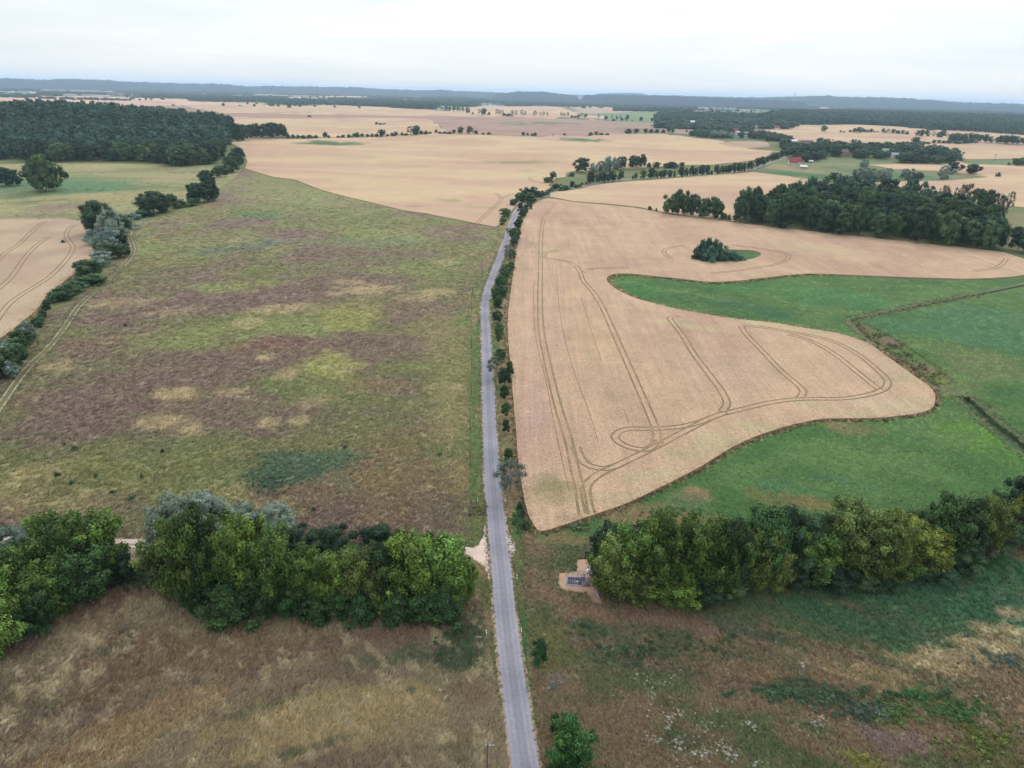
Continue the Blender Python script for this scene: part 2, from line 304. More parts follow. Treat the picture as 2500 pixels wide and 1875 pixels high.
P_FR = patches([(1272,1380,12,60,C(84,110,68),.8),(1262,1330,14,30,C(120,112,80),.7),(2080,1450,420,44,C(70,104,72),.95,-.06),(1900,1500,200,40,C(82,106,74),.8),(1600,1560,320,30,C(78,98,72),.55),(2300,1440,330,60,C(64,98,74),.95,-.15),(2100,1510,280,36,C(72,102,74),.9),(2450,1400,150,60,C(66,104,72),.9),(1550,1600,110,26,C(72,92,68),.8),(1480,1610,120,20,C(82,98,72),.6),(1850,1570,130,20,C(70,90,66),.7),(1720,1540,260,18,C(132,106,94),.75),(1350,1470,70,40,C(140,112,94),.75),(1450,1500,60,24,C(146,114,92),.8),
 (1300,1700,80,40,C(134,112,84),.6),(1700,1650,400,20,C(118,98,84),.7),(2100,1610,330,10,C(112,94,82),.75,-.1),(1500,1760,260,70,C(130,108,88),.7),(2150,1665,300,22,C(150,132,100),.7,-.12),(1900,1660,200,20,C(138,112,86),.7),
 (2000,1700,150,24,C(66,86,66),.85),(1900,1690,90,14,C(60,80,62),.9),(2430,1590,80,24,C(72,88,78),.85,-.3),(2240,1700,60,12,C(60,88,58),.8),(2100,1740,90,24,C(74,88,74),.7,.5),(2180,1740,50,26,C(76,98,54),.8,.5),(2280,1720,50,24,C(74,100,56),.7,.5),(2340,1740,60,20,C(66,96,56),.85,.6),(2420,1740,50,16,C(82,104,66),.7,.5),(2400,1820,120,50,C(98,104,56),.7,.4),(2150,1810,60,30,C(134,114,114),.8),(2230,1810,40,24,C(132,112,110),.8),(2100,1860,60,20,C(128,128,60),.7),
 (1950,1800,90,40,C(138,110,86),.6),(1700,1850,160,40,C(120,104,82),.5),(1620,1720,40,20,C(80,92,68),.6),(1660,1800,60,30,C(82,92,68),.5),(1950,1850,60,20,C(84,96,60),.7),(1330,1625,40,20,C(92,100,66),.6),(1360,1660,30,16,C(120,116,112),.6),
 (1330,1530,60,40,C(114,114,74),.6),(1350,1590,50,50,C(120,118,76),.6),(2300,1450,300,46,C(66,102,72),.95,-.1),(2050,1510,260,34,C(74,104,74),.95),(2420,1390,160,60,C(66,104,70),.9),(1800,1530,120,22,C(88,102,78),.7),(2080,1655,110,10,C(158,140,106),.7,-.1),(2170,1644,110,12,C(164,146,110),.8,-.22),(2270,1624,110,14,C(168,150,114),.95,-.28),(2340,1602,100,15,C(170,154,118),.95,-.34),(2410,1576,100,16,C(172,156,120),.95,-.38),(2480,1548,100,18,C(172,156,122),.95,-.4),(2560,1514,100,20,C(172,156,122),.95,-.4),(1295,1480,50,30,C(98,108,76),.5),(1300,1440,60,20,C(140,116,96),.6)])
def col_fr(x, y):
    n = fbm(x/12, y/9, 51, 4); c = mixc(C(128, 110, 86), C(102, 108, 76), sm(.46, .66, n)); c = paint(c, x, y, P_FR)
    n2 = sm(.58, .74, fbm(x/3.2, y/2.4, 55, 4))*.45; return c*(1-n2[:, None])+np.asarray(C(84, 100, 68))[None]*n2[:, None]
P_GR = patches([(1640,1260,170,30,C(120,112,78),.9),(1530,1270,90,30,C(134,108,84),.8),(1380,1330,120,30,C(122,108,78),.9),(1700,1210,50,24,C(150,124,96),.7),(1680,1225,60,16,C(84,108,74),.6),(1990,1230,120,14,C(124,112,72),.8),(1930,1220,60,8,C(128,108,76),.6),(1880,1215,70,20,C(116,108,72),.6),(2060,1042,70,18,C(132,120,84),.85),(2120,1045,60,10,C(118,112,76),.6),(2400,1060,90,36,C(92,128,54),.75),(2440,1100,70,30,C(88,124,54),.6),(1900,1185,70,26,C(66,108,76),.5),(2080,1180,90,16,C(66,104,72),.5),(2280,930,110,30,C(116,118,78),.5),(2420,900,120,40,C(112,112,80),.55),(2350,860,120,16,C(106,118,74),.5),(2400,990,60,10,C(96,108,66),.5),
 (2400,800,160,50,C(72,112,84),.6),(2200,800,80,24,C(72,112,78),.5),(1560,705,60,18,C(54,112,60),.6),(1800,745,110,8,C(56,96,66),.8,.25),(1900,770,60,10,C(58,100,70),.8,.3),(2000,720,200,26,C(62,118,72),.5),(1780,700,70,12,C(80,126,66),.5),(1900,706,60,6,C(104,124,76),.6),(2140,713,60,5,C(70,100,64),.6),(1750,730,130,4,C(110,128,84),.6,.28),(2040,790,60,5,C(110,126,80),.4,.2),(2310,955,60,16,C(120,110,88),.5),(1760,1130,140,8,C(58,96,60),.5,-.4)])
def col_green(x, y):
    n = fbm(x/22, y/14, 61, 4); c = mixc(C(74, 106, 60), C(92, 120, 70), sm(.3, .7, n)); c = paint(c, x, y, P_GR)
    n2 = sm(.55, .75, fbm(x/7, y/4, 65, 4))*.3; return c*(1-n2[:, None])+np.asarray(C(66, 98, 62))[None]*n2[:, None]
WH = C(212, 180, 150); WH2 = C(216, 186, 148); WH3 = C(200, 166, 142)
P_W1 = patches([(1600,1165,90,22,C(196,182,142),.6,-.45),(1760,1085,90,24,C(194,182,142),.65,-.35),(2060,1008,130,13,C(196,182,144),.65),(1480,1222,80,16,C(192,174,138),.5,-.3),(2235,985,50,18,C(194,182,144),.6,-.3),(2100,850,60,10,C(196,182,146),.5,.5),(2200,905,50,10,C(196,182,146),.5,.6),(1340,610,60,8,C(206,192,144),.6),(1530,905,260,130,C(206,174,142),.3),(1780,900,120,60,C(196,168,150),.4),(1900,1050,180,14,C(196,184,140),.7,-.25),(1700,1110,120,16,C(190,176,136),.7,-.45),(2170,1000,120,16,C(204,188,156),.6),(2240,930,40,50,C(196,184,144),.6,.6),(1360,1210,60,40,C(168,152,112),.75),(1340,1180,50,30,C(158,146,108),.6),(1410,1270,50,12,C(150,138,104),.5),(1570,1210,120,10,C(198,182,146),.5,-.4),(1690,800,120,6,C(206,196,150),.6,.12),(1900,800,150,6,C(206,194,150),.6,.2),(1850,672,80,4,C(196,188,140),.7),(1990,610,160,14,C(204,186,148),.5),(1400,700,40,60,C(212,178,142),.3),(1320,830,60,180,C(196,160,148),.35),(1440,830,60,60,C(216,184,142),.4),(1435,900,16,60,C(172,158,128),.35),(1500,940,30,50,C(176,160,130),.3),(1960,880,60,60,C(208,180,140),.3),(1300,1000,40,80,C(190,158,148),.4)])
def col_w1(x, y):
    n = fbm(x/26, y/40, 71, 4); c = mixc(WH3, WH, sm(.3, .62, n)); c = paint(c, x, y, P_W1)
    rows = .5+.5*np.sin((x-.02*y)*2*np.pi/3.0+2*fbm(x/3, y/60, 73, 2)*3); c = c*(1-.05*rows[:, None]); k = sm(.56, .8, fbm(x/7, y/16, 74, 4))*.30; return c*(1-k[:, None])+np.asarray(C(172, 152, 122))[None]*k[:, None]
def col_wfar(x, y):
    n = fbm(x/110, y/38, 81, 4); c = mixc(C(212, 178, 150), C(222, 194, 156), sm(.35, .65, n)); n2 = fbm(x/190, y/60, 83, 3); k = sm(.58, .75, n2)*.5
    c = c*(1-k[:, None])+np.asarray(C(196, 158, 140))[None]*k[:, None]; return paint(c, x, y, P_WF)
P_WF = patches([(1100,490,26,5,C(168,168,112),.8),(1180,508,40,3,C(170,168,110),.6),(1020,505,30,3,C(150,136,112),.5),(1250,397,90,2.5,C(140,150,98),.9),(1295,418,26,3,C(176,180,120),.8),(770,350,60,5,C(92,122,74),.95),(830,352,66,4,C(86,118,76),.95),(1430,343,56,4,C(92,124,88),.95),(1400,341,40,3,C(92,124,88),.9),(900,383,40,3,C(190,184,130),.6),(700,275,80,1.5,C(150,140,110),.7),(870,322,30,3,C(186,180,130),.5)])
def col_const(a, b=None, s=40, seed=90):
    b = a if b is None else b
    return lambda x, y: mixc(a, b, sm(.3, .7, fbm(x/s, y/s*1.6, seed, 4)))
P_V = patches([(1160,900,10,260,C(96,120,72),.9),(1150,700,60,60,C(100,120,74),.2),(1262,1260,14,50,C(66,120,66),.9),(1280,1560,16,90,C(62,108,66),.8),(1280,1250,30,60,C(104,108,74),.5),(1245,1170,14,60,C(122,120,80),.7),(1255,1180,22,90,C(150,122,100),.5),(1240,900,18,200,C(156,138,104),.5),(1210,850,8,200,C(92,116,70),.8)])
def col_verge(x, y):
    c = mixc(C(110, 112, 76), C(146, 126, 96), sm(.45, .62, fbm(x/5, y/9, 95, 4))); return paint(c, x, y, P_V)
FAR = []
def fr(x0, y0, x1, y1, col): FAR.append((x0, y0, x1, y1, col))
PK = C(206, 170, 150); PT = C(226, 204, 178); BR = C(166, 140, 126); GN = C(112, 138, 100)
for a in [(0,207,36,219,PK),(100,212,182,222,BR),(239,209,400,214,PT),(127,234,330,245,PK),(330,236,460,247,PK),(0,231,94,242,PK),(56,244,217,252,C(220,184,140)),(400,213,432,217,PT),(495,214,535,222,PK),(545,216,572,219,PT),(420,225,510,231,PK),(640,227,682,232,PK),(590,234,690,243,BR),(690,235,745,243,PK),(573,225,588,229,PT),
 (430,247,640,255,C(204,172,150)),(763,219,870,226,PT),(775,228,830,236,PK),(845,231,920,238,PK),(922,225,1060,230,PK),(900,231,1010,239,GN),(1000,234,1030,240,C(196,180,130)),(1095,229,1200,240,PK),(1200,233,1260,240,PT),(1220,234,1420,242,C(190,166,146)),(1050,246,1080,252,PK),(1440,244,1640,250,PK),(1600,244,1680,254,PK),(1590,252,1690,258,GN),(1800,250,1990,262,C(116,142,112)),(1985,258,2040,264,PK),(2060,258,2120,263,PT),(2195,261,2240,265,PT),(2120,251,2300,254,PK),(1400,262,1560,276,C(176,152,132)),(1600,275,1680,284,GN)]: fr(*a)
# coarse lists of far plots, turned to the ground once
_fw = [(at([a, c, c, a], [b, b+.0232*(c-a), d+.0232*(c-a), d])[:, :2], col) for a, b, c, d, col in FAR]
def inpoly(x, y, P):
    r = np.zeros(len(x), bool); m = (x >= P[:, 0].min()) & (x <= P[:, 0].max()) & (y >= P[:, 1].min()) & (y <= P[:, 1].max()); i = np.nonzero(m)[0]
    if not len(i): return r
    X = x[i]; Y = y[i]; c = np.zeros(len(i), bool); Q = np.roll(P, -1, 0)
    for (x0, y0), (x1, y1) in zip(P, Q):
        if y0 == y1: continue
        k = ((y0 > Y) != (y1 > Y)) & (X < (x1-x0)*(Y-y0)/(y1-y0)+x0); c ^= k
    r[i] = c; return r
def col_ground(x, y):
    d = np.hypot(x, y); c = mixc(C(92, 108, 72), C(120, 120, 80), fbm(x/30, y/30, 11, 4))
    i = np.nonzero(d > 1500)[0]
    if len(i):
        X = x[i]; Y = y[i]; g = np.floor(X/520+.35*fbm(X/700, Y/700, 3, 2)*4); h = np.floor(Y/650+1.4*fbm(X/900, Y/900, 7, 2)*2); r = _hash(g, h, 5)
        pal = np.array([C(100, 124, 92), C(196, 164, 142), C(96, 116, 92), C(150, 134, 112), C(108, 130, 98), C(208, 178, 146), C(90, 110, 90)])
        cc = pal[np.minimum((r*7).astype(int), 6)]
        for P, col in _fw:
            m = inpoly(X, Y, P); cc[m] = col
        c[i] = cc
    return c

# --- regions, lowest priority first
region('pasture', 'meadow', 0, [(-400,405),(0,400),(250,398),(560,405),(600,412),(520,470),(420,512),(330,540),(-400,545)], col_past)
region('meadow', 'meadow', 0, zA([(1570,690),(1750,740),(1900,760),(2050,820),(2212,865)])+zB([(200,905),(400,955),(550,975),(800,1025),(900,1045)])+[(1215,553),(1212,575),(1196,612),(1170,670),(1152,710),(1148,760),(1150,860),(1146,1000),(1146,1150),(1150,1290),(1128,1332),(900,1336),(640,1326),(365,1320),(-500,1310),(-500,1100),(-200,1010),(-60,960),(10,925),(60,850),(90,800),(120,760),(170,740),(245,690),(268,650),(325,590),(345,545),(420,520),(470,490),(545,455)], col_left, 0)
region('dry_meadow', 'meadow', 0, [(-500,1345),(365,1343),(640,1350),(1110,1370),(1180,1420),(1190,1480),(1200,1600),(1218,1700),(1240,1875),(1290,2100),(1400,2900),(1450,3300),(-2600,3300),(-1900,1900),(-1300,1345)], col_fl, 0)
region('verge', 'verge', 0, [(1222,545),(1212,575),(1190,622),(1160,690),(1150,740),(1148,860),(1145,1000),(1145,1150),(1148,1290),(1118,1328),(1112,1400),(1170,1445),(1195,1600),(1225,1760),(1272,2100),(1400,2900),(1520,2900),(1350,2100),(1310,1850),(1285,1640),(1290,1450),(1310,1310),(1310,1290),(1290,1240),(1262,1100),(1250,950),(1240,800),(1252,690),(1264,600),(1285,515),(1305,498),(1345,478),(1300,470),(1250,500)], col_verge, 0)
region('flower_meadow', 'meadow', 0, [(1280,1450),(1272,1400),(1268,1310),(1330,1285),(1560,1300),(2000,1300),(2500,1240),(3300,1130),(4600,1500),(4800,3300),(1600,3300),(1420,2600),(1330,2000),(1320,1850),(1300,1640)], col_fr, 0)
region('green_field', 'green', 0, [(1470,650),(2000,650),(2500,655),(3000,660),(3300,1180),(2900,1290),(2500,1290),(2000,1310),(1560,1330),(1330,1330),(1300,1300),(1330,1250)], col_green, 0)
region('wheat_field', 'wheat', .55, zA([(1575,688),(1592,640),(1560,560),(1460,520),(1590,485),(1850,497),(2000,497)])+zB([(0,490),(300,477),(500,469),(800,469),(1100,477),(1300,484),(1600,480),(1850,464),(2100,464),(2212,482)])+zC([(250,507),(300,532),(450,562),(640,577),(560,612),(380,647),(200,664),(0,667)])+[(1675,404),(1573,409),(1453,415),(1402,418),(1383,422),(1380,432),(1358,434),(1350,442),(1338,452),(1349,460),(1330,468),(1290,482),(1258,503),(1238,528),(1222,547)]+zE([(1000,140)])+zB([(900,1045),(800,1025),(550,975),(400,955),(200,905)])+zA([(2212,865),(2050,820),(1900,760),(1750,740)]), col_wfar, 0)
region('wheat_field', 'wheat', .55, [(1342,480),(1345,471),(1380,466),(1421,460),(1440,454),(1485,447),(1580,440),(1700,429),(1820,421),(1840,420),(1926,430),(2002,441),(2010,470),(1900,510),(1830,525),(1790,540),(1700,529),(1620,518),(1560,505),(1480,497),(1400,491)], col_wfar, 0)
W1 = [(1342,483),(1400,493),(1480,500),(1560,508),(1620,521),(1700,532),(1790,543),(1980,564),(2200,588),(2440,612),(2500,632),(2560,652),(2500,673),(2382,681),(2230,677),(2078,671),(1983,667),(1926,671),(1873,677),(1804,685),(1736,689),(1670,681),(1589,673),(1532,667),(1498,668),(1480,677),(1483,688),(1506,707),(1551,728),(1608,743),(1665,757),(1800,779),(1888,787),(1964,800),(2040,811),(2089,825),(2127,840),(2192,880),(2241,918),(2275,948),(2285,967),(2281,990),(2265,1003),(2227,1011),(2148,1020),(2069,1021),(2006,1021),(1926,1038),(1847,1063),(1785,1092),(1706,1142),(1611,1190),(1532,1228),(1459,1253),(1374,1282),(1326,1297),(1308,1291),(1285,1247),(1266,1136),(1259,1040),(1243,860),(1238,780),(1251,680),(1263,600),(1271,560),(1284,520),(1304,498),(1323,487)]
region('wheat_field', 'wheat_rows', .55, W1, col_w1, 1)
region('wheat_field', 'wheat', .5, [(-400,540),(0,536),(209,534),(213,572),(235,593),(232,618),(213,640),(182,667),(152,690),(110,724),(95,751),(49,789),(0,827),(-300,985)], lambda x, y: mixc(C(192, 164, 142), C(206, 180, 152), sm(.35, .65, fbm(x/20, y/30, 77, 4))), 1)
region('brown_field', 'land', 0, [(539,277),(645,277),(840,280),(1020,284),(1240,285),(1400,289),(1540,298),(1670,302),(1700,312),(1700,328),(1627,325),(1532,325),(1437,331),(1323,332),(1248,330),(1134,327),(1058,327),(1090,320),(1050,292),(830,290),(600,286),(540,284)], lambda x, y: paint(mixc(C(168, 136, 124), C(158, 132, 118), fbm(x/80, y/80, 15, 3)), x, y, P_BF), 0)
P_BF = patches([(1320,300,100,3.0,C(104,124,92),.95),(1260,298,60,1.5,C(120,130,96),.8),(1560,303,130,2.5,C(140,138,112),.8),(1560,313,100,1,C(110,120,90),.5)])
region('wheat_field', 'wheat', .5, [(448,257),(570,250),(702,258),(797,256),(906,260),(1058,269),(1172,280),(1240,284),(1172,284),(1020,283),(830,279),(645,277),(539,277),(500,268)], col_wfar, 0)
region('wheat_field', 'wheat', .5, [(539,287),(700,288),(830,290),(1035,290),(1058,296),(1073,309),(1090,320),(1058,326),(944,330),(830,335),(699,334),(699,317),(604,306),(547,296)], col_wfar, 0)
region('wheat_field', 'wheat', .5, zB([(700,315),(850,292),(1050,287),(1400,290),(1500,322),(1560,352),(1700,380),(1640,372),(1400,358),(1000,350),(850,338)]), col_wfar, 0)
region('green_field', 'green', 0, [(1457,277),(1610,273),(1690,290),(1690,300),(1608,300),(1506,297)], col_const(C(120,142,106), C(136,148,112)), 0)
region('wheat_field', 'wheat', .5, [(1835,318),(1952,305),(2211,310),(2268,318),(2500,330),(2900,342),(2900,392),(2500,388),(2362,389),(2313,376),(2230,363),(2134,358),(2021,349),(1941,341),(1900,332)], col_wfar, 0)
region('green_field', 'green', 0, zC([(470,470),(600,472),(700,485),(740,500),(640,502),(540,490)]), col_const(C(110,134,100)), 0)
region('brown_field', 'land', 0, zC([(250,530),(450,512),(560,520),(580,545),(450,558),(330,550)]), col_const(C(178,148,130)), 0)
region('garden_meadow', 'green', 0, [(1842,418),(1880,404),(1915,390),(1960,398),(2030,385),(2130,392),(2180,398),(2115,402),(2175,414),(2310,418),(2415,430),(2300,441),(2172,442),(2100,440),(2002,440),(1926,429)], lambda x, y: paint(mixc(C(112,128,86), C(134,136,98), fbm(x/30, y/12, 19, 3)), x, y, P_GM), 0)
P_GM = patches([(1930,424,90,6,C(72,116,74),.95),(2010,432,60,6,C(72,114,74),.95),(2180,430,160,8,C(84,120,84),.9),(1900,408,60,6,C(168,146,116),.8),(1960,416,80,5,C(150,144,104),.8),(2060,402,80,7,C(128,138,92),.8),(2040,410,50,1.5,C(96,92,76),.8)])
region('wheat_field', 'wheat', .5, [(2118,402),(2180,400),(2300,402),(2340,392),(2362,400),(2500,404),(2900,418),(2900,520),(2500,506),(2440,500),(2300,478),(2130,446),(2200,443),(2300,441),(2415,432),(2340,424),(2290,418),(2180,413)], col_wfar, 0)
region('green_field', 'green', 0, [(2360,390),(2500,390),(2900,395),(2900,416),(2500,403),(2362,399)], col_const(C(120,136,98)), 0)
region('green_field', 'green', 0, [(2290,505),(2400,505),(2500,512),(2800,520),(3000,640),(2560,640),(2500,620),(2440,600),(2340,540)], col_const(C(104,122,84), C(140,132,96), 30), 0)
region('grass_patch', 'green', 0, [(1690,633),(1740,612),(1780,611),(1840,613),(1862,622),(1840,634),(1790,641),(1720,641)], col_const(C(84,118,66), C(70,100,60), 8), 1)
region('water', 'water', -.3, [(1170,254),(1230,253.6),(1330,255.5),(1410,257.5),(1410,260.6),(1310,259.6),(1230,259.8),(1170,258.5)], col_const(C(255,255,255)), 0)
region('water', 'water', -.3, [(1670,264.5),(1760,266),(1800,268),(1840,271),(1790,272),(1720,270),(1670,268.5)], col_const(C(255,255,255)), 0)
region('water', 'water', -.3, [(1590,262.5),(1650,264),(1650,266),(1590,265)], col_const(C(255,255,255)), 0)
# ditches
D1 = line_world(zG([(2400,470),(2212,520),(1700,620),(1300,700),(1150,728),(1110,745),(1130,775),(1250,880),(1400,990),(1600,1130),(1660,1170)]), 0, 1)
region('ditch_bank', 'verge', 0, None, lambda x, y: mixc(C(84, 106, 74), C(106, 114, 84), sm(.4, .65, fbm(x/4, y/4, 23, 3))), 0, strip_world(D1, 4.6, 1.0))
region('ditch', 'verge', -1.1, None, col_const(C(62, 78, 58), C(80, 92, 66), 4), 0, strip_world(D1, 1.5))
BK = zG([(1130,760),(1190,760),(1330,830),(1500,935),(1640,1030),(1780,1150),(1700,1165),(1600,1110),(1400,965),(1260,860)])
region('ditch_bank', 'verge', -.08, BK, lambda x, y: paint(mixc(C(78, 108, 56), C(100, 104, 70), sm(.4, .6, fbm(x/5, y/5, 25, 3))), x, y, P_BK), 1)
P_BK = patches([(2270,905,50,8,C(128,102,88),.7,.55),(2160,830,50,8,C(126,98,84),.8,.55),(2290,925,50,6,C(112,128,52),.9,.4),(2200,880,40,6,C(88,124,60),.6,.5)])
D2 = line_world([(2352,968),(2380,992),(2417,1030),(2464,1063),(2500,1092),(2580,1160),(2700,1260)], 0, 1)
region('ditch_bank', 'verge', 0, None, col_const(C(92, 112, 70), C(76, 100, 70), 5), 0, strip_world(D2, 7.5))
region('ditch', 'verge', -1.2, None, col_const(C(52, 72, 60), C(70, 88, 60), 5), 0, strip_world(D2, 3.2))
# tramlines pressed into the crop
TR = {'w1': [
 zE([(1380,-10),(1310,80),(1290,200),(1290,400),(1285,600),(1290,800),(1330,1000),(1400,1300)])+zJ([(600,250),(640,450),(680,620),(710,810)]),
 zE([(1300,335),(1350,345),(1420,355),(1500,375),(1545,430),(1560,490),(1620,550),(1680,640),(1760,820),(1850,1020),(1980,1317)])+zJ([(1270,150),(1280,240),(1240,290),(1180,315),(1050,290),(960,240),(950,190),(1040,145),(1200,150),(1350,145),(1550,120),(1750,40),(1900,5)])+zG([(600,1265),(800,1245),(1050,1250),(1230,1220),(1330,1180),(1340,1130),(1280,1070),(1150,960),(1000,880),(850,840),(700,815),(560,790),(400,775)]),
 zJ([(1300,240),(1240,300),(1100,370),(930,450),(820,500),(740,570),(720,640),(760,800)]), zJ([(1800,20),(1600,110),(1450,190),(1300,270),(1200,320)]), zJ([(650,290),(690,390),(760,440),(870,460),(950,440)]),
 zE([(2180,715),(2110,722),(2150,770),(2212,850)])+zG([(80,950),(180,1080),(270,1200),(310,1280),(270,1330)]), zG([(395,780),(420,830),(520,930),(640,1060),(760,1160),(800,1200),(770,1245)]), zG([(700,830),(860,880),(1000,960),(1120,1060),(1230,1150),(1285,1190)]),
 zE([(1560,440),(1580,420),(1640,408),(1700,405),(1860,405)]), zG([(340,258),(480,275),(600,295),(690,312),(705,345),(640,380),(500,405),(330,430),(200,440)]), zE([(2212,262),(2110,275),(2070,305),(2130,345)]), zG([(2100,345),(2070,390),(2000,415),(1880,428)]), zE([(1300,335),(1330,300),(1420,292)])],
 'w1s': [zE([(1245,500),(1245,760),(1270,920),(1330,1150)])+zJ([(470,50),(520,280),(595,620)]), zE([(1390,400),(1410,700),(1460,930),(1530,1150)])+zJ([(760,30),(820,240)]), zE([(1550,590),(1600,760),(1680,1000)]), zJ([(1020,0),(1060,100)])],
 'wl': [zD([(530,115),(440,150),(420,200),(450,240),(475,270),(450,330),(330,460),(200,540),(70,620),(0,710),(-60,800)]), zD([(320,205),(230,260),(150,350),(80,460),(0,535),(-60,580)]), zD([(290,105),(200,175),(120,260),(40,300),(0,345),(-60,400)])],
 'wf': [zB([(880,1040),(960,965),(1040,890),(1030,870),(1000,845)]), zB([(1040,880),(1110,850)]), zB([(1370,790),(1270,780),(1210,755),(1220,742),(1270,742)])]}
tcol = col_const(C(160, 136, 106), C(138, 122, 92), 6)
def tram(px, off, depthm, wd, gap, pair=True):
    Pc = line_world(px, off, 2)
    for s in ((-gap, gap) if pair else (0,)):
        REG.append(dict(name='tramline', mat='track', off=off-depthm, P=strip_world(Pc, wd, s), colf=tcol))
for t_ in TR['w1']: tram(t_, .55, .12, .6, .95)
for t_ in TR['w1s']: tram(t_, .55, .1, .2, 0, False)
for t_ in TR['wl']: tram(t_, .5, .16, .55, 1.0)
for t_ in TR['wf']: tram(t_, .55, .3, .55, 1.1)
# farm track on the left: two bare ruts
DT = line_world(zD([(930,90),(860,150),(825,190),(850,250),(862,300),(820,360),(700,480),(600,560),(500,650),(420,780),(330,900),(200,1020),(110,1130),(0,1290),(-120,1460)]), 0, 1)
REG.append(dict(name='dirt_track', mat='verge', off=-.03, P=strip_world(DT, 3.4), colf=col_const(C(120, 114, 80), C(104, 106, 74), 8)))
for s in (-.85, .85): REG.append(dict(name='wheel_rut', mat='sand', off=-.1, P=strip_world(DT, .6, s), colf=col_const(C(178, 164, 144), C(148, 136, 114), 12)))
GT = line_world([(1186,1352),(1130,1348),(1000,1347),(870,1346),(640,1337),(365,1331),(200,1326),(-100,1320),(-500,1312)], 0, 1)
REG.append(dict(name='gravel_track', mat='sand', off=.02, P=strip_world(GT, 3.4), colf=col_const(C(206, 188, 176), C(186, 166, 152), 5)))
REG.append(dict(name='gravel_track_middle', mat='verge', off=.05, P=strip_world(GT[6:], .5), colf=col_const(C(150, 136, 112))))
region('gravel_junction', 'sand', .04, [(1181,1288),(1179,1311),(1168,1330),(1155,1336),(1134,1335),(1124,1344),(1124,1354),(1142,1360),(1162,1369),(1181,1383),(1192,1411),(1200,1440),(1206,1480),(1212,1480),(1206,1400),(1199,1350),(1193,1300),(1187,1270)], col_const(C(214, 192, 180), C(198, 172, 160), 3), 0)
# road
RL = [(1875,1250,1317),(1768,1235,1300),(1660,1223.5,1282),(1560,1212,1267.5),(1460,1204.5,1255),(1400,1201,1250),(1350,1196.7,1242),(1300,1191.5,1236),(1230,1187.5,1228),(1140,1180.3,1219),(1040,1179,1212),(960,1176,1208),(860,1175.5,1202),(780,1171.8,1196.5),(740,1172.4,1195.4),(720,1178,1199),(700,1182.7,1203.8),(680,1190,1212.8),(660,1198,1217.6),(640,1208,1225),(620,1216.4,1232.7),(600,1224,1238.7),(580,1231,1246.6),(560,1238.7,1252.6),(540,1244,1258.6),(520,1254,1265),(510,1260,1268)]
rc = [(1535, 3300), (1425, 2700), (1366, 2350), (1322, 2100), (1300, 1980)]+[((a+b)/2, y) for y, a, b in RL]+[(1278,501),(1295,490),(1330,476),(1380,463),(1430,453),(1500,441),(1580,433),(1680,426),(1780,421),(1842,413),(1880,398),(1905,388),(1935,378),(1956,369),(1990,360)]
RC = line_world(rc, 0, 2)
REG.append(dict(name='road_shoulder', mat='sand', off=.02, P=strip_world(RC, 4.5), colf=lambda x, y: mixc(C(176, 152, 138), C(120, 116, 84), sm(.5, .68, fbm(x/2, y/6, 33, 3)))))
ROADI = len(REG)
REG.append(dict(name='road', mat='road', off=.07, P=strip_world(RC, 3.55), colf=col_const(C(146, 144, 153), C(131, 130, 141), 9)))
REG.append(dict(name='concrete_apron', mat='sand', off=.03, P=densify(at([1410,1438,1446,1466,1474,1452,1432,1376,1362,1366,1408], [1366,1366,1410,1462,1476,1474,1448,1444,1425,1400,1396])[:, :2]), colf=col_const(C(172, 140, 120), C(186, 156, 132), 2)))

def road_mat():
    m, t, b = newmat('asphalt', .85, .25); l = t.links.new
    a = N('ShaderNodeAttribute', t, attribute_name='Col'); g = N('ShaderNodeNewGeometry', t); u = N('ShaderNodeAttribute', t, attribute_name='across')
    n = N('ShaderNodeTexNoise', t); n.inputs['Scale'].default_value = 1.6; n.inputs['Detail'].default_value = 6; l(g.outputs['Position'], n.inputs[0])
    n3 = N('ShaderNodeTexNoise', t); n3.inputs['Scale'].default_value = .12; n3.inputs['Detail'].default_value = 5; l(g.outputs['Position'], n3.inputs[0])
    wv = N('ShaderNodeMath', t, operation='ABSOLUTE'); l(u.outputs['Fac'], wv.inputs[0])
    r = N('ShaderNodeFloatCurve', t) if False else N('ShaderNodeValToRGB', t)
    e = r.color_ramp.elements; e[0].position = 0; e[0].color = (.9, .9, .93, 1); e[1].position = 1; e[1].color = (1.12, 1.1, 1.08, 1)
    for p, v in ((.22, .80), (.45, 1.08), (.62, .95), (.82, 1.10)): q = e.new(p); q.color = (v, v, v*1.01, 1)
    l(wv.outputs[0], r.inputs[0])
    r2 = N('ShaderNodeMapRange', t); r2.inputs[1].default_value = .3; r2.inputs[2].default_value = .7; r2.inputs[3].default_value = .9; r2.inputs[4].default_value = 1.1; l(n.outputs[0], r2.inputs[0])
    r3 = N('ShaderNodeMapRange', t); r3.inputs[1].default_value = .35; r3.inputs[2].default_value = .65; r3.inputs[3].default_value = .94; r3.inputs[4].default_value = 1.07; l(n3.outputs[0], r3.inputs[0])
    v = N('ShaderNodeVectorMath', t, operation='MULTIPLY'); l(a.outputs['Color'], v.inputs[0]); l(r.outputs[0], v.inputs[1])
    mu = N('ShaderNodeMath', t, operation='MULTIPLY'); l(r2.outputs[0], mu.inputs[0]); l(r3.outputs[0], mu.inputs[1])
    v2 = N('ShaderNodeVectorMath', t, operation='SCALE'); l(v.outputs[0], v2.inputs[0]); l(mu.outputs[0], v2.inputs['Scale']); l(v2.outputs[0], b.inputs['Base Color'])
    return m
MW['road'] = road_mat()
wm, wt, wb = newmat('lake_water', .06, .5); wb.inputs['Base Color'].default_value = (.08, .11, .12, 1); wb.inputs['Metallic'].default_value = 0.0
wb.inputs['IOR'].default_value = 1.33; MW['water'] = wm

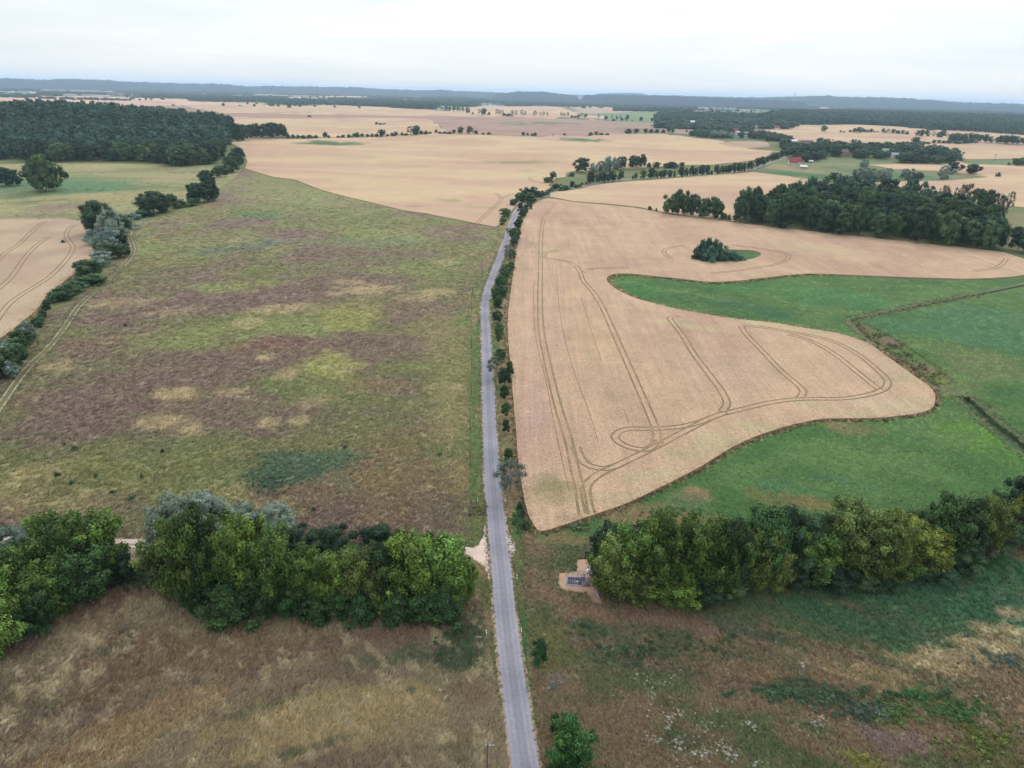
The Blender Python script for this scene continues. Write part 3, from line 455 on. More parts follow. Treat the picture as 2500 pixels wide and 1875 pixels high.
# --- one conforming triangulation in (bearing, log distance)
AZ = np.radians(np.arange(-50, 50.01, .34)); R1 = np.exp(np.arange(math.log(38), math.log(2800), .0145)); R2 = np.exp(np.arange(math.log(2800)+.03, math.log(36000), .032))
RR = np.concatenate([R1, R2]); g1, g2 = np.meshgrid(AZ, np.log(RR)); j = RNG.uniform(-.25, .25, g1.shape)
P1 = np.stack([(g1+j*math.radians(.34)).ravel(), (g2+RNG.uniform(-.2, .2, g2.shape)*.0145).ravel()], 1)
az2 = np.radians(np.concatenate([np.arange(-180, -50.9, 3.), np.arange(51, 180.1, 3.)])); g3, g4 = np.meshgrid(az2, np.log(np.geomspace(12, 36000, 60))); P2 = np.stack([g3.ravel(), g4.ravel()], 1)
g5, g6 = np.meshgrid(np.radians(np.arange(-48, 49, 3.)), np.log([12, 18, 26, 33])); P3 = np.stack([g5.ravel(), g6.ravel()], 1)
P2[:, 0] += np.where(np.abs(np.abs(P2[:, 0])-math.pi) > .01, RNG.uniform(-.004, .004, len(P2)), 0)
pts = [P1, P2, P3]; edges = []; n0 = sum(len(p) for p in pts)
for R in REG:
    P = R['P']; q = np.stack([np.arctan2(P[:, 0], P[:, 1]), np.log(np.maximum(np.hypot(P[:, 0], P[:, 1]), 13))], 1)
    q[:, 1] = np.minimum(q[:, 1], math.log(35000)); R['q'] = q
    pts.append(q); m = len(q); edges += [(n0+i, n0+(i+1) % m) for i in range(m)]; n0 += m
pts = np.vstack(pts)*1000.
r_ = delaunay_2d_cdt([Vector((float(a), float(b))) for a, b in pts], edges, [], 0, 1e-4, False)
V2 = np.array([(v.x, v.y) for v in r_[0]])/1000.; T = np.array(r_[2], np.int32)
rad = np.exp(V2[:, 1]); VX = rad*np.sin(V2[:, 0]); VY = rad*np.cos(V2[:, 0]); VZ = H(VX, VY)
cx = V2[T, 0].mean(1); cyy = V2[T, 1].mean(1)
own = np.full(len(T), -1)
for i, R in enumerate(REG):
    own[inpoly(cx, cyy, R['q'])] = i
offs = np.array([R['off'] for R in REG]+[0.0])[own]
# edges shared between triangles -> step faces
E = np.vstack([T[:, [0, 1]], T[:, [1, 2]], T[:, [2, 0]]]); tri = np.tile(np.arange(len(T)), 3); key = np.sort(E, 1); kk = key[:, 0].astype(np.int64)*len(V2)+key[:, 1]
o_ = np.argsort(kk, kind='stable'); kk = kk[o_]; E = E[o_]; tri = tri[o_]; same = np.nonzero(kk[1:] == kk[:-1])[0]
ta, tb, ea, eb = tri[same], tri[same+1], E[same], E[same+1]
dif = np.abs(offs[ta]-offs[tb]) > 1e-6; hi = offs[ta] > offs[tb]
th = np.where(hi, ta, tb)[dif]; tl = np.where(hi, tb, ta)[dif]; eh = np.where(hi[:, None], ea, eb)[dif]
LABEL = {}
GROUND = {}
def build(i, name, mat, colf, off):
    t = T[own == i]
    if not len(t): return None
    u, inv = np.unique(t, return_inverse=True); t2 = inv.reshape(-1, 3); X, Y = VX[u], VY[u]; V = np.stack([X, Y, VZ[u]+off], 1)
    col = colf(X, Y).astype(float)
    t2 = t2[:, ::-1] if False else t2
    # winding: bearing/log r is mirrored, make normals point up
    a, b, c = V[t2[:, 0]], V[t2[:, 1]], V[t2[:, 2]]; nz = (b[:, 0]-a[:, 0])*(c[:, 1]-a[:, 1])-(b[:, 1]-a[:, 1])*(c[:, 0]-a[:, 0]); f = nz < 0; t2 = t2.copy(); t2[f] = t2[f][:, ::-1]
    F3 = [t2]; m = own[th] == i
    if m.any():
        e = eh[m]; lo = offs[tl[m]]; n = len(V); A = np.stack([VX[e[:, 0]], VY[e[:, 0]], VZ[e[:, 0]]], 1); B = np.stack([VX[e[:, 1]], VY[e[:, 1]], VZ[e[:, 1]]], 1)
        q = np.stack([A+[0, 0, off], B+[0, 0, off], B, A], 1); q[:, 2, 2] += lo; q[:, 3, 2] += lo
        k = len(e); V = np.vstack([V, q.reshape(-1, 3)]); idx = n+np.arange(k)[:, None]*4; qf = np.hstack([idx, idx+1, idx+2, idx+3])
        F3.append(qf); cc = colf(q.reshape(-1, 3)[:, 0], q.reshape(-1, 3)[:, 1]); col = np.vstack([col, cc if 'wheat' in mat else cc])
    at_ = {'Col': ('FLOAT_COLOR', 'POINT', col)}
    if name == 'road':
        P = densify(RC, False, .01); xs = V[:, 0]; ys = V[:, 1]; d = np.gradient(P, axis=0); d /= np.linalg.norm(d, axis=1)[:, None]; best = np.full(len(xs), 1e9); ac = np.zeros(len(xs))
        for k in range(len(P)):
            dx = xs-P[k, 0]; dy = ys-P[k, 1]; q = dx*dx+dy*dy; mm = q < best; best[mm] = q[mm]; ac[mm] = (dx*d[k, 1]-dy*d[k, 0])[mm]
        at_['across'] = ('FLOAT', 'POINT', ac/1.8)
    me = npmesh(name, V, F3, MW[mat], True if i < 0 or mat in ('wheat', 'wheat_rows', 'land') else False, at_)
    o = link(name, me); tag(o, kind='structure'); return o
def build_centre():
    pass
build(-1, 'ground', 'land', col_ground, 0.0)
inner = MB(); k = 40
for i in range(k):
    a0 = 2*math.pi*i/k; a1 = 2*math.pi*(i+1)/k; inner.tri((0, 0, 0), (12.6*math.sin(a1), 12.6*math.cos(a1), 0), (12.6*math.sin(a0), 12.6*math.cos(a0), 0))
o = inner.obj('ground_below_camera', plain('rough_grass', C(110, 104, 80)))
o.location.z = -.004; o['kind'] = 'structure'
for i, R in enumerate(REG): R['obj'] = build(i, R['name'], R['mat'], R['colf'], R['off'])
def tracks_drop(): pass
# ------------------------------------------------------------------ trees
PROFILE = {'broad': lambda z: .50*np.sqrt(np.clip(1-((z-.52)/.52)**2, 0, 1))**.8, 'bushy': lambda z: .50*np.clip(1-(np.maximum(z-.25, 0)/.78)**2.2, 0, 1)**.6*np.clip(.72+z*1.1, 0, 1),
           'oval': lambda z: .48*np.sqrt(np.clip(1-((z-.5)/.52)**2, 0, 1)), 'plume': lambda z: .5*np.clip(1-((z-.58)/.62)**2, 0, 1)**.75*np.clip(.45+z*1.1, 0, 1), 'cone': lambda z: .5*np.clip(1-z, 0, 1)**.7, 'spread': lambda z: .5*np.sqrt(np.clip(1-((z-.55)/.5)**2, 0, 1))}
ICO_V = []; ph = (1+5**.5)/2
for a, b in ((-1, ph), (1, ph), (-1, -ph), (1, -ph)): ICO_V += [(a, b, 0), (0, a, b), (b, 0, a)]
ICO_V = np.array(ICO_V, float)/math.hypot(1, ph)
import itertools
ICO_F = []
_el = 2/math.hypot(1, ph)
for f in itertools.combinations(range(12), 3):
    if all(abs(np.linalg.norm(ICO_V[f[i]]-ICO_V[f[i-1]])-_el) < .01 for i in range(3)):
        a, b, c = ICO_V[list(f)]
        ICO_F.append(f if np.dot(np.cross(b-a, c-a), a) > 0 else (f[0], f[2], f[1]))
ICO_F = np.array(ICO_F)
def crown_mesh(name, seed, kind='broad', z0=.12, nc=30, nl=150, cr=.15, ls=.022, shoots=.5, mat=None, var=.28, core=.72, yellow=.12, flat=.75, heart=True, plume=0):
    """crown inside a unit cube: x,y in -.5...5, z in 0..1; clumps of leaf-sized faces"""
    r = np.random.default_rng(seed); prof = PROFILE[kind]; V = []; Fq = []; Ft = []; LC = []; nv = 0
    # lobes make the outline uneven
    la = r.uniform(0, 6.28, 4); lk = r.uniform(.05, .16, 4)
    for c in range(nc):
        z = z0+(1-z0)*((c+.5)/nc)**.85; t = c*2.39996+r.normal(0, .4)
        lob = 1+sum(lk[i]*math.cos((i+2)*t+la[i]) for i in range(4)); rr = float(prof(np.array(z)))*lob
        rad = cr*r.uniform(.75, 1.3)*(1.15-.45*z); rho = max(0, rr-rad*.75)*r.uniform(.55, 1.05)**.6
        if z > .88: rho *= .5
        cen = np.array([rho*math.cos(t), rho*math.sin(t), min(z, 1-rad*.75)])
        if plume:                                   # three clumps along each rising limb, thinning to its tip
            bi, k3 = divmod(c, 3); nb = max(1, nc//3)
            if k3 == 0: bt = bi*2.39996+r.normal(0, .3); bz = z0+.12+(.9-z0)*((bi+.5)/nb)**.8; br = float(prof(np.array(min(bz, .97))))*r.uniform(.72, 1.12)
            tt = (.50, .78, 1.0)[k3]; rad = cr*(1.3, 1.0, .62)[k3]*r.uniform(.85, 1.15); zz = bz-.20*(1-tt)+(.03 if k3 == 2 else 0)
            cen = np.array([br*tt*math.cos(bt), br*tt*math.sin(bt), min(zz, 1-rad*.6)]); t = bt
        n = int(nl*(rad/cr)**1.6); d = r.normal(size=(n, 3)); d[:, 2] += .25; d[:, :2] += .35*np.array([math.cos(t), math.sin(t)]); d /= np.linalg.norm(d, axis=1)[:, None]
        rr_ = rad*r.uniform(.68, 1.12, n)
        if shoots:
            ns = 5; sdv = r.normal(size=(ns, 3)); sdv[:, 2] = np.abs(sdv[:, 2])+.5; sdv /= np.linalg.norm(sdv, axis=1)[:, None]
            k = r.random(n) < .38*shoots; w_ = r.integers(0, ns, n); d2 = sdv[w_]+r.normal(size=(n, 3))*.16; d2 /= np.linalg.norm(d2, axis=1)[:, None]
            d = np.where(k[:, None], d2, d); rr_ = np.where(k, rad*r.uniform(.8, 1.2+.55*shoots, n), rr_)
        p = cen+d*rr_[:, None]*np.array([1, 1, flat])
        nn = d*1.25+r.normal(size=(n, 3))*.32+[0, 0, .12]; nn /= np.linalg.norm(nn, axis=1)[:, None]
        a = np.cross(nn, r.normal(size=(n, 3))); a /= np.linalg.norm(a, axis=1)[:, None]; b = np.cross(nn, a); s = ls*r.uniform(.6, 1.5, n)[:, None]
        q = np.stack([p-a*s, p-b*s*.7, p+a*s, p+b*s*.7], 1); V.append(q.reshape(-1, 3)); idx = nv+np.arange(n)[:, None]*4; Fq.append(np.hstack([idx, idx+1, idx+2, idx+3])); nv += 4*n
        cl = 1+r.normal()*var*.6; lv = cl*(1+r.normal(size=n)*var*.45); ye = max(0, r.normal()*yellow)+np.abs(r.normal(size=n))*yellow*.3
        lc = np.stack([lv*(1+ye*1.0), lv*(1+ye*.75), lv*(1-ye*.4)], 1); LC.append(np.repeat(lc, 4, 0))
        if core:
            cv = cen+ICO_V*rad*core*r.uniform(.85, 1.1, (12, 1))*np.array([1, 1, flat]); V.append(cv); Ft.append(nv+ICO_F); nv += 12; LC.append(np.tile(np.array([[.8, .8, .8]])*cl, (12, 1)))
    if core and heart:                            # the dense middle of the crown
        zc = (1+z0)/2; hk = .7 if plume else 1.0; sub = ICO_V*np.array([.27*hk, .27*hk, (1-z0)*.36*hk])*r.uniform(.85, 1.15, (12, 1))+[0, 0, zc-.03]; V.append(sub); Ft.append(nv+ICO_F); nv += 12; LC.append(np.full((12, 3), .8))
    V = np.vstack(V); V[:, 2] = np.maximum(V[:, 2], .01)
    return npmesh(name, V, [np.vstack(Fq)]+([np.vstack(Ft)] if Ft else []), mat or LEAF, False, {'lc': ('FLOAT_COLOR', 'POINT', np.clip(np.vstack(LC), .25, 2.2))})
def trunk_mesh(name, seed, top=.55, r0=.022, limbs=6, spread=.3, mat=None):
    r = random.Random(seed); m = MB(); p = Vector((0, 0, -.02)); q = Vector((r.uniform(-.02, .02), r.uniform(-.02, .02), top*.5)); q2 = Vector((r.uniform(-.04, .04), r.uniform(-.04, .04), top))
    m.tube(p, q, r0, r0*.75, 7, False).tube(q, q2, r0*.75, r0*.45, 7, False)
    for i in range(limbs):
        t = 6.28*i/limbs+r.uniform(-.4, .4); s = p.lerp(q, .55) if i % 2 else q.lerp(q2, r.uniform(.1, .8)); e = s+Vector((math.cos(t)*spread*r.uniform(.6, 1), math.sin(t)*spread*r.uniform(.6, 1), r.uniform(.15, .34)))
        mid = s.lerp(e, .5)+Vector((0, 0, .03)); m.tube(s, mid, r0*.42, r0*.3, 5, False).tube(mid, e, r0*.3, r0*.1, 5, True)
    return m.mesh(name, mat or BARK)
PROTO = {}
def defk(k, n, hi, mid, low, **kw):
    for lod, (nc, nl, ls) in (('hi', hi), ('mid', mid), ('low', low)):
        PROTO[k, lod] = [crown_mesh('%s_crown' % k, 100*i+hash_(k), nc=nc, nl=nl, ls=ls, **kw) for i in range(n if lod != 'low' else min(n, 3))]
def hash_(s): return sum(ord(c)*(i+3) for i, c in enumerate(s))
defk('maple', 6, (60, 165, .0165), (33, 62, .03), (15, 30, .055), kind='plume', z0=.04, cr=.118, shoots=1.0, yellow=.13, var=.55, flat=.85, plume=1, core=.6)
defk('willow', 3, (48, 200, .014), (28, 80, .026), (14, 34, .05), kind='broad', z0=.06, cr=.145, shoots=.55, yellow=.02, var=.26, flat=.8)
defk('oak', 4, (42, 160, .018), (28, 74, .03), (16, 34, .05), kind='broad', z0=.1, cr=.165, shoots=.15, yellow=.06, var=.34, flat=.85)
defk('sapling', 3, (18, 130, .026), (16, 60, .042), (12, 34, .06), kind='oval', z0=.14, cr=.2, shoots=.5, yellow=.06, var=.3, flat=.7)
defk('loose', 3, (34, 130, .015), (24, 60, .028), (14, 30, .05), kind='spread', z0=.22, cr=.13, shoots=.6, yellow=.03, var=.32, core=.45, flat=.8, heart=False)
defk('shrub', 3, (20, 130, .024), (14, 60, .04), (10, 34, .07), kind='bushy', z0=.04, cr=.21, shoots=.7, yellow=.08, var=.32)
PALE = plain('pale_bark', C(150, 142, 134), scale=4, var=.3)
TR_ = {'maple': [trunk_mesh('trunk', i, .55) for i in range(3)], 'loose': [trunk_mesh('trunk', 9+i, .8, .016, 12, .36, PALE) for i in range(2)], 'sapling': [trunk_mesh('trunk', 20, .6, .02, 3, .2)]}
KC = {'maple': C(86, 112, 54, 1.06), 'olive': C(102, 117, 62, 1.05), 'yellow': C(112, 128, 60, 1.05), 'bright': C(100, 128, 60, 1.1), 'willow': C(136, 154, 140, 1.05), 'dark': C(56, 80, 58, 1.05), 'mid': C(76, 102, 68, 1.08), 'green': C(66, 98, 58, .9), 'teal': C(78, 110, 92, 1.0), 'grey': C(104, 108, 90, .9), 'plum': C(104, 114, 102, .9), 'forest': C(66, 94, 78, 1.05)}
# kind -> (mesh kind, colour, adjective for the label, noun)
KIND = {'maple': ('maple', 'maple', 'green leafy', 'maple tree'), 'ymaple': ('maple', 'yellow', 'yellow-green', 'maple tree'), 'omaple': ('maple', 'olive', 'olive green', 'maple tree'), 'bmaple': ('maple', 'bright', 'bright green', 'maple tree'), 'willow': ('willow', 'willow', 'silvery grey-green', 'willow tree'),
        'dark': ('oak', 'dark', 'dark green', 'broadleaf tree'), 'oak': ('oak', 'dark', 'dark round-crowned', 'oak tree'), 'mid': ('oak', 'mid', 'mid green', 'broadleaf tree'), 'dmaple': ('maple', 'green', 'deep green', 'maple tree'), 'sapling': ('sapling', 'green', 'small dark green', 'young tree'), 'fruit': ('loose', 'plum', 'grey-leaved spreading', 'fruit tree'),
        'loose': ('loose', 'grey', 'thin-crowned grey', 'poplar tree'), 'shrub': ('shrub', 'mid', 'mid green', 'shrub'), 'gshrub': ('shrub', 'green', 'leafy green', 'shrub'), 'dshrub': ('shrub', 'dark', 'dark green', 'shrub'), 'wshrub': ('shrub', 'willow', 'silvery', 'willow shrub'), 'tshrub': ('shrub', 'teal', 'blue-green', 'willow shrub'), 'pshrub': ('shrub', 'plum', 'purplish grey', 'shrub')}
def to_px(p):
    v = np.array([p[0], p[1], p[2]-CAMZ]); d = v@F_; return 1250+FPX*(v@R_)/d, 937.5-FPX*(v@U_)/d
FOREST_PROTO = {}
def put_tree(G, hgt, wid, kind, label, group, rz=None, lift=None, cat=None, jitter=.16, col=None):
    mk, ck, adj, noun = KIND[kind]; d = math.hypot(G[0], G[1]); ppm = FPX/max(depth(np.array(G)), 1)*wid
    lod = 'hi' if ppm > 75 else ('mid' if ppm > 22 else 'low')
    shrub = mk == 'shrub'
    ms = PROTO[mk, lod]; o = empty(noun.replace(' ', '_').replace('-', '_'), (float(G[0]), float(G[1]), float(G[2])), RNG.uniform(0, 6.28) if rz is None else rz)
    c = link('crown', ms[int(RNG.integers(len(ms)))], o)
    zb = {'maple': .02, 'willow': .03, 'oak': .06, 'sapling': .1, 'loose': .04, 'shrub': -.04}[mk] if lift is None else lift
    c.scale = (wid, wid*RNG.uniform(.9, 1.1), hgt*(1-zb)); c.location = (0, 0, hgt*zb)
    k = np.clip(1+RNG.normal()*jitter, .7, 1.35); hue = RNG.normal()*.05; base = KC[ck] if col is None else col
    c.color = (float(base[0]*k*(1+hue)), float(base[1]*k), float(base[2]*k*(1-hue)), 1)
    if not shrub:
        tm = TR_['loose' if mk == 'loose' else 'sapling' if mk == 'sapling' else 'maple']
        t = link('trunk', tm[int(RNG.integers(len(tm)))], o); s = hgt; t.scale = (max(wid, s*.6), max(wid, s*.6), s)
    tag(o, label, cat or ('shrub' if shrub else 'tree'), group)
    return o
ORD = ['first','second','third','fourth','fifth','sixth','seventh','eighth','ninth','tenth','eleventh','twelfth','thirteenth','fourteenth','fifteenth','sixteenth','seventeenth','eighteenth','nineteenth','twentieth'] + ['twenty-'+s for s in ['first','second','third','fourth','fifth','sixth','seventh','eighth','ninth']]+['thirtieth']+['thirty-'+s for s in ['first','second','third','fourth','fifth','sixth','seventh','eighth','ninth']]+['fortieth']+['forty-'+s for s in ['first','second','third','fourth','fifth','sixth','seventh','eighth','ninth']]+['fiftieth']
def row(lst, group, where, order=lambda t: t[0], grow=1.0, dy=0, wg=1.0):
    """lst: (px x, base y, top y, width px, kind[, kw]) -> one tree each; labelled by its place counted from an anchor"""
    cnt = {}
    for t in sorted(lst, key=order):
        x, yb, yt, wp, kind = t[:5]; yb = yb-(dy if KIND[kind][0] != 'shrub' else dy*.5); wp = wp*wg; kw = t[5] if len(t) > 5 else {}
        G = at(x, yb)[0]; hg = max(.8, height_to(G, x, yt))*grow; wd = wp*depth(G)/FPX*1.06
        mk, ck, adj, noun = KIND[kind]; key = (adj, noun); cnt[key] = cnt.get(key, 0)+1
        n = cnt[key]; same = sum(1 for q in lst if KIND[q[4]][2:] == (adj, noun))
        lab = '%s %s %s' % (adj, noun, where[1]) if same == 1 else '%s %s %s %s' % (ORD[n-1], adj, noun, where[0])
        if len(lab.replace('-', ' ').split()) > 16: print('LONG', lab)
        put_tree(G, hg, wd, kind, lab, group, **kw)
def E_(a, where1=None): return (a, where1 or a)
# the belt in front, left of the road
row([(250,1432,1252,150,'maple'),(150,1470,1265,180,'maple'),(285,1436,1338,100,'dark'),(215,1488,1335,160,'dmaple'),(62,1440,1278,130,'willow'),(120,1528,1372,150,'maple'),(40,1560,1352,160,'maple'),(5,1625,1440,150,'bmaple'),(95,1575,1440,110,'dmaple'),(-70,1650,1440,180,'maple'),(-50,1500,1330,160,'dark'),(290,1400,1330,60,'dark'),(330,1420,1372,40,'dshrub'),(-120,1560,1330,170,'maple'),(190,1450,1285,110,'omaple'),(20,1470,1345,110,'dark'),(160,1510,1400,100,'dmaple')],
    'trees of the belt left of the farm track gap', E_('from the left edge in the leftmost belt', 'in the belt left of the grassy gap'), dy=20, wg=.95)
row([(450,1412,1210,150,'willow'),(520,1400,1202,130,'willow'),(600,1400,1236,120,'willow'),(680,1395,1232,110,'willow'),(545,1400,1228,80,'dark'),(410,1400,1240,90,'willow'),
     (445,1492,1292,150,'omaple'),(495,1500,1255,150,'maple'),(420,1470,1350,90,'maple'),(610,1500,1268,150,'bmaple'),(560,1538,1428,130,'green_' if False else 'gshrub'),(540,1490,1330,130,'dmaple'),(680,1515,1300,130,'maple'),(655,1530,1400,110,'dmaple'),(735,1420,1288,120,'dark'),(700,1400,1290,90,'dark'),(820,1420,1290,130,'dark'),(780,1410,1300,90,'mid'),
     (930,1432,1288,130,'dark'),(1050,1390,1302,46,'dark'),(790,1500,1372,100,'ymaple'),(755,1515,1350,110,'maple'),(840,1512,1352,110,'maple'),(720,1528,1420,100,'dmaple'),(830,1526,1440,100,'dmaple'),(900,1515,1350,120,'omaple'),(925,1528,1452,44,'ymaple'),(960,1510,1345,110,'dmaple'),(1005,1505,1314,140,'bmaple'),(1075,1500,1322,140,'bmaple'),(1102,1478,1335,90,'omaple'),
     (1142,1500,1385,50,'bmaple'),(1035,1530,1440,110,'dmaple'),(1085,1532,1440,100,'gshrub'),(975,1532,1450,90,'gshrub'),(1110,1520,1400,80,'maple'),(885,1530,1450,80,'gshrub'),(770,1530,1460,80,'gshrub'),(590,1500,1380,90,'dark'),(480,1520,1420,80,'dmaple'),(880,1450,1335,90,'mid'),(1000,1440,1330,90,'maple'),(1060,1450,1320,90,'maple'),(640,1460,1310,90,'dark')],
    'trees of the belt between gap and road junction', E_('from the left in the belt beside the junction', 'in the belt beside the gravel junction'), dy=20, wg=.95)
row([(1480,1440,1282,110,'dark'),(1500,1492,1322,120,'omaple'),(1470,1485,1370,70,'omaple'),(1545,1480,1290,120,'maple'),(1610,1490,1272,140,'maple'),(1560,1500,1390,100,'omaple'),(1590,1430,1262,110,'mid'),(1690,1485,1268,150,'maple'),(1645,1500,1418,130,'bmaple'),(1740,1490,1280,120,'maple'),(1700,1490,1400,110,'dark'),(1770,1480,1262,100,'dark'),(1800,1470,1300,110,'maple'),(1890,1430,1236,100,'dark'),(1850,1465,1250,120,'dmaple'),(1835,1472,1290,110,'omaple'),(1885,1468,1340,90,'omaple'),(1900,1450,1370,50,'dark'),
     (1960,1440,1250,100,'mid'),(1985,1455,1300,120,'maple'),(2055,1440,1234,150,'omaple'),(2025,1462,1370,110,'dark'),(2100,1452,1290,120,'omaple'),(2100,1458,1380,100,'mid'),(2150,1440,1260,110,'omaple'),(2180,1420,1252,90,'ymaple'),(2240,1425,1290,130,'ymaple'),(2225,1390,1238,80,'mid'),(2190,1446,1350,100,'maple'),(2305,1400,1212,140,'dmaple'),(2270,1435,1360,110,'dark'),(2340,1420,1320,100,'mid'),(2345,1400,1270,100,'dark'),(2398,1330,1190,46,'dark'),(2400,1395,1210,90,'omaple'),(2380,1400,1300,90,'pshrub' if False else 'fruit'),
     (2430,1385,1240,90,'mid'),(2470,1340,1152,100,'dark'),(2460,1370,1240,80,'fruit'),(2490,1360,1200,100,'ymaple'),(2540,1360,1190,120,'maple'),(2600,1340,1150,150,'dark'),(2700,1320,1130,170,'maple'),(1930,1462,1375,90,'dark'),(2140,1450,1385,80,'gshrub'),(1770,1485,1400,90,'mid'),(1640,1460,1300,90,'dark'),(1530,1440,1290,90,'dark')],
    'trees of the belt right of the road', E_('from the concrete weir in the right belt', 'in the belt right of the road'), dy=24, wg=.95)
# roadside
row([(1316,1634,1560,42,'sapling',dict(lift=.16)),(1355,1800,1742,30,'sapling',dict(lift=.02)),(1240,1131,1094,23,'sapling',dict(lift=.16)),(1235,1061,1024,24,'sapling',dict(lift=.12)),(1235,1022,983,30,'sapling',dict(lift=.2)),(1231,978,941,28,'sapling',dict(lift=.1)),(1231,946,900,34,'dark',dict(lift=.2)),(1245,920,882,24,'sapling'),(1222,880,852,26,'mid'),(1218,840,812,18,'sapling'),(1219,822,790,26,'mid'),(1214,788,759,24,'dark'),(1216,752,722,26,'gshrub'),(1212,730,700,26,'gshrub'),(1226,725,696,26,'mid'),(1222,705,672,32,'gshrub'),(1232,684,656,26,'mid'),(1237,672,644,30,'mid'),(1246,660,640,24,'gshrub'),(1240,634,612,22,'fruit'),(1250,632,608,20,'mid'),(1244,618,597,30,'fruit'),(1256,600,578,22,'mid'),(1262,592,566,16,'dark'),(1257,586,556,30,'mid'),(1243,572,556,18,'fruit'),(1264,560,535,20,'oak'),(1268,548,528,18,'gshrub'),(1276,530,508,22,'mid'),(1282,520,500,18,'gshrub'),(1271,512,494,14,'dark')],
    'trees along the right verge of the road', E_('from the top on the right road verge', 'standing on the right verge of the road'), order=lambda t: t[1])
row([(1246,1204,1128,80,'fruit',dict(lift=.16)),(1212,925,872,48,'fruit',dict(lift=.2))], 'spreading fruit trees overhanging the road', E_('from the top overhanging the asphalt'), order=lambda t: t[1])
put_tree(at(1392, 1905)[0], 8.4, 6.6, 'bmaple', 'full green maple at the bottom edge right of the road', 'trees along the right verge of the road', col=C(72, 112, 58))
row([(1234,530,508,26,'mid'),(1228,548,527,20,'shrub'),(1254,502,486,24,'mid'),(1268,492,470,30,'mid'),(1285,488,460,32,'oak'),(1300,486,456,34,'oak'),(1292,494,470,36,'mid'),(1313,480,466,22,'mid'),(1324,482,466,18,'shrub'),(1335,476,464,16,'shrub'),(1358,463,448,24,'oak'),(1345,468,458,16,'shrub'),(1380,464,452,24,'shrub'),(1396,459,442,13,'oak'),(1370,466,456,14,'shrub'),(1406,458,450,16,'shrub'),(1416,456,449,12,'shrub'),(1421,454,445,8,'sapling'),(1431,452,443,9,'sapling'),(1296,512,494,10,'shrub'),(1290,505,492,14,'gshrub')],
    'trees where the road bends behind the wheat', E_('from the left where the road disappears', 'where the road bends out of sight'))
row([(1442,449,419,22,'oak'),(1458,446,424,14,'mid'),(1469,445,421,24,'oak'),(1482,444,424,16,'mid'),(1493,443,417,20,'oak'),(1498,442,430,12,'mid'),(1515,441,415,20,'oak'),(1545,437,428,8,'shrub'),(1552,437,421,10,'mid'),(1571,437,414,20,'mid'),(1589,437,410,18,'oak'),(1602,436,416,14,'mid'),(1612,435,416,12,'oak'),(1621,434,414,14,'oak'),(1635,434,415,13,'oak'),(1646,434,416,10,'mid'),(1662,433,407,19,'oak'),(1675,432,410,12,'mid'),(1689,431,404,16,'oak'),(1700,430,408,10,'mid'),(1713,429,402,18,'oak'),(1726,428,402,14,'oak'),(1736,427,416,8,'shrub'),(1749,426,402,18,'oak'),(1762,425,404,13,'mid'),(1771,424,404,12,'oak'),(1780,423,402,15,'oak'),(1792,422,397,16,'oak'),(1804,421,397,16,'oak'),(1816,419,397,16,'oak'),(1831,415,393,19,'oak'),(1849,408,385,17,'oak'),(1861,404,382,18,'oak'),(1874,398,381,14,'mid'),(1886,394,374,17,'oak'),(1896,391,372,15,'oak'),(1908,386,368,16,'oak'),(1920,381,365,16,'oak'),(1932,377,361,15,'mid')],
    'avenue of trees along the road to the village', E_('from the left in the village avenue'))
row([(1420,421,385,38,'dark'),(1448,424,398,26,'willow'),(1468,420,393,26,'willow'),(1487,418,382,34,'willow'),(1505,414,388,22,'willow'),(1518,412,382,26,'mid'),(1545,409,379,26,'mid'),(1556,408,384,18,'mid'),(1567,409,376,20,'dark'),(1584,409,397,13,'dshrub'),(1602,409,395,20,'oak'),(1640,409,395,34,'dshrub'),(1665,406,396,15,'oak'),(1350,438,418,20,'oak'),(1336,447,432,22,'mid'),(1345,446,436,14,'mid'),(1396,431,421,14,'shrub'),(1625,410,398,16,'shrub')],
    'trees round the green strip behind the bend', E_('from the left round the narrow green strip', 'by the green strip between the wheat fields'))
row([(1640,524,474,40,'mid'),(1655,525,462,40,'mid'),(1672,526,476,30,'mid'),(1692,528,474,34,'oak'),(1716,532,484,30,'mid'),(1738,533,480,44,'mid'),(1752,535,496,28,'mid'),(1766,537,520,16,'shrub'),(1778,539,524,14,'shrub'),(1586,513,503,9,'shrub'),(1602,516,508,7,'shrub'),(1625,520,490,20,'mid')],
    'trees of the small copse in the wheat', E_('from the left in the small copse', 'at the small copse left of the big grove'))
row([(1712,632,585,30,'tshrub'),(1728,628,580,32,'tshrub'),(1742,630,584,28,'tshrub'),(1755,634,592,30,'tshrub'),(1700,634,604,28,'tshrub'),(1735,640,600,34,'tshrub'),(1768,638,606,34,'tshrub'),(1790,638,614,30,'tshrub'),(1808,638,624,20,'tshrub'),(1718,638,606,30,'tshrub')],
    'willow shrubs of the clump inside the wheat field', E_('from the left in the wheat field clump'))
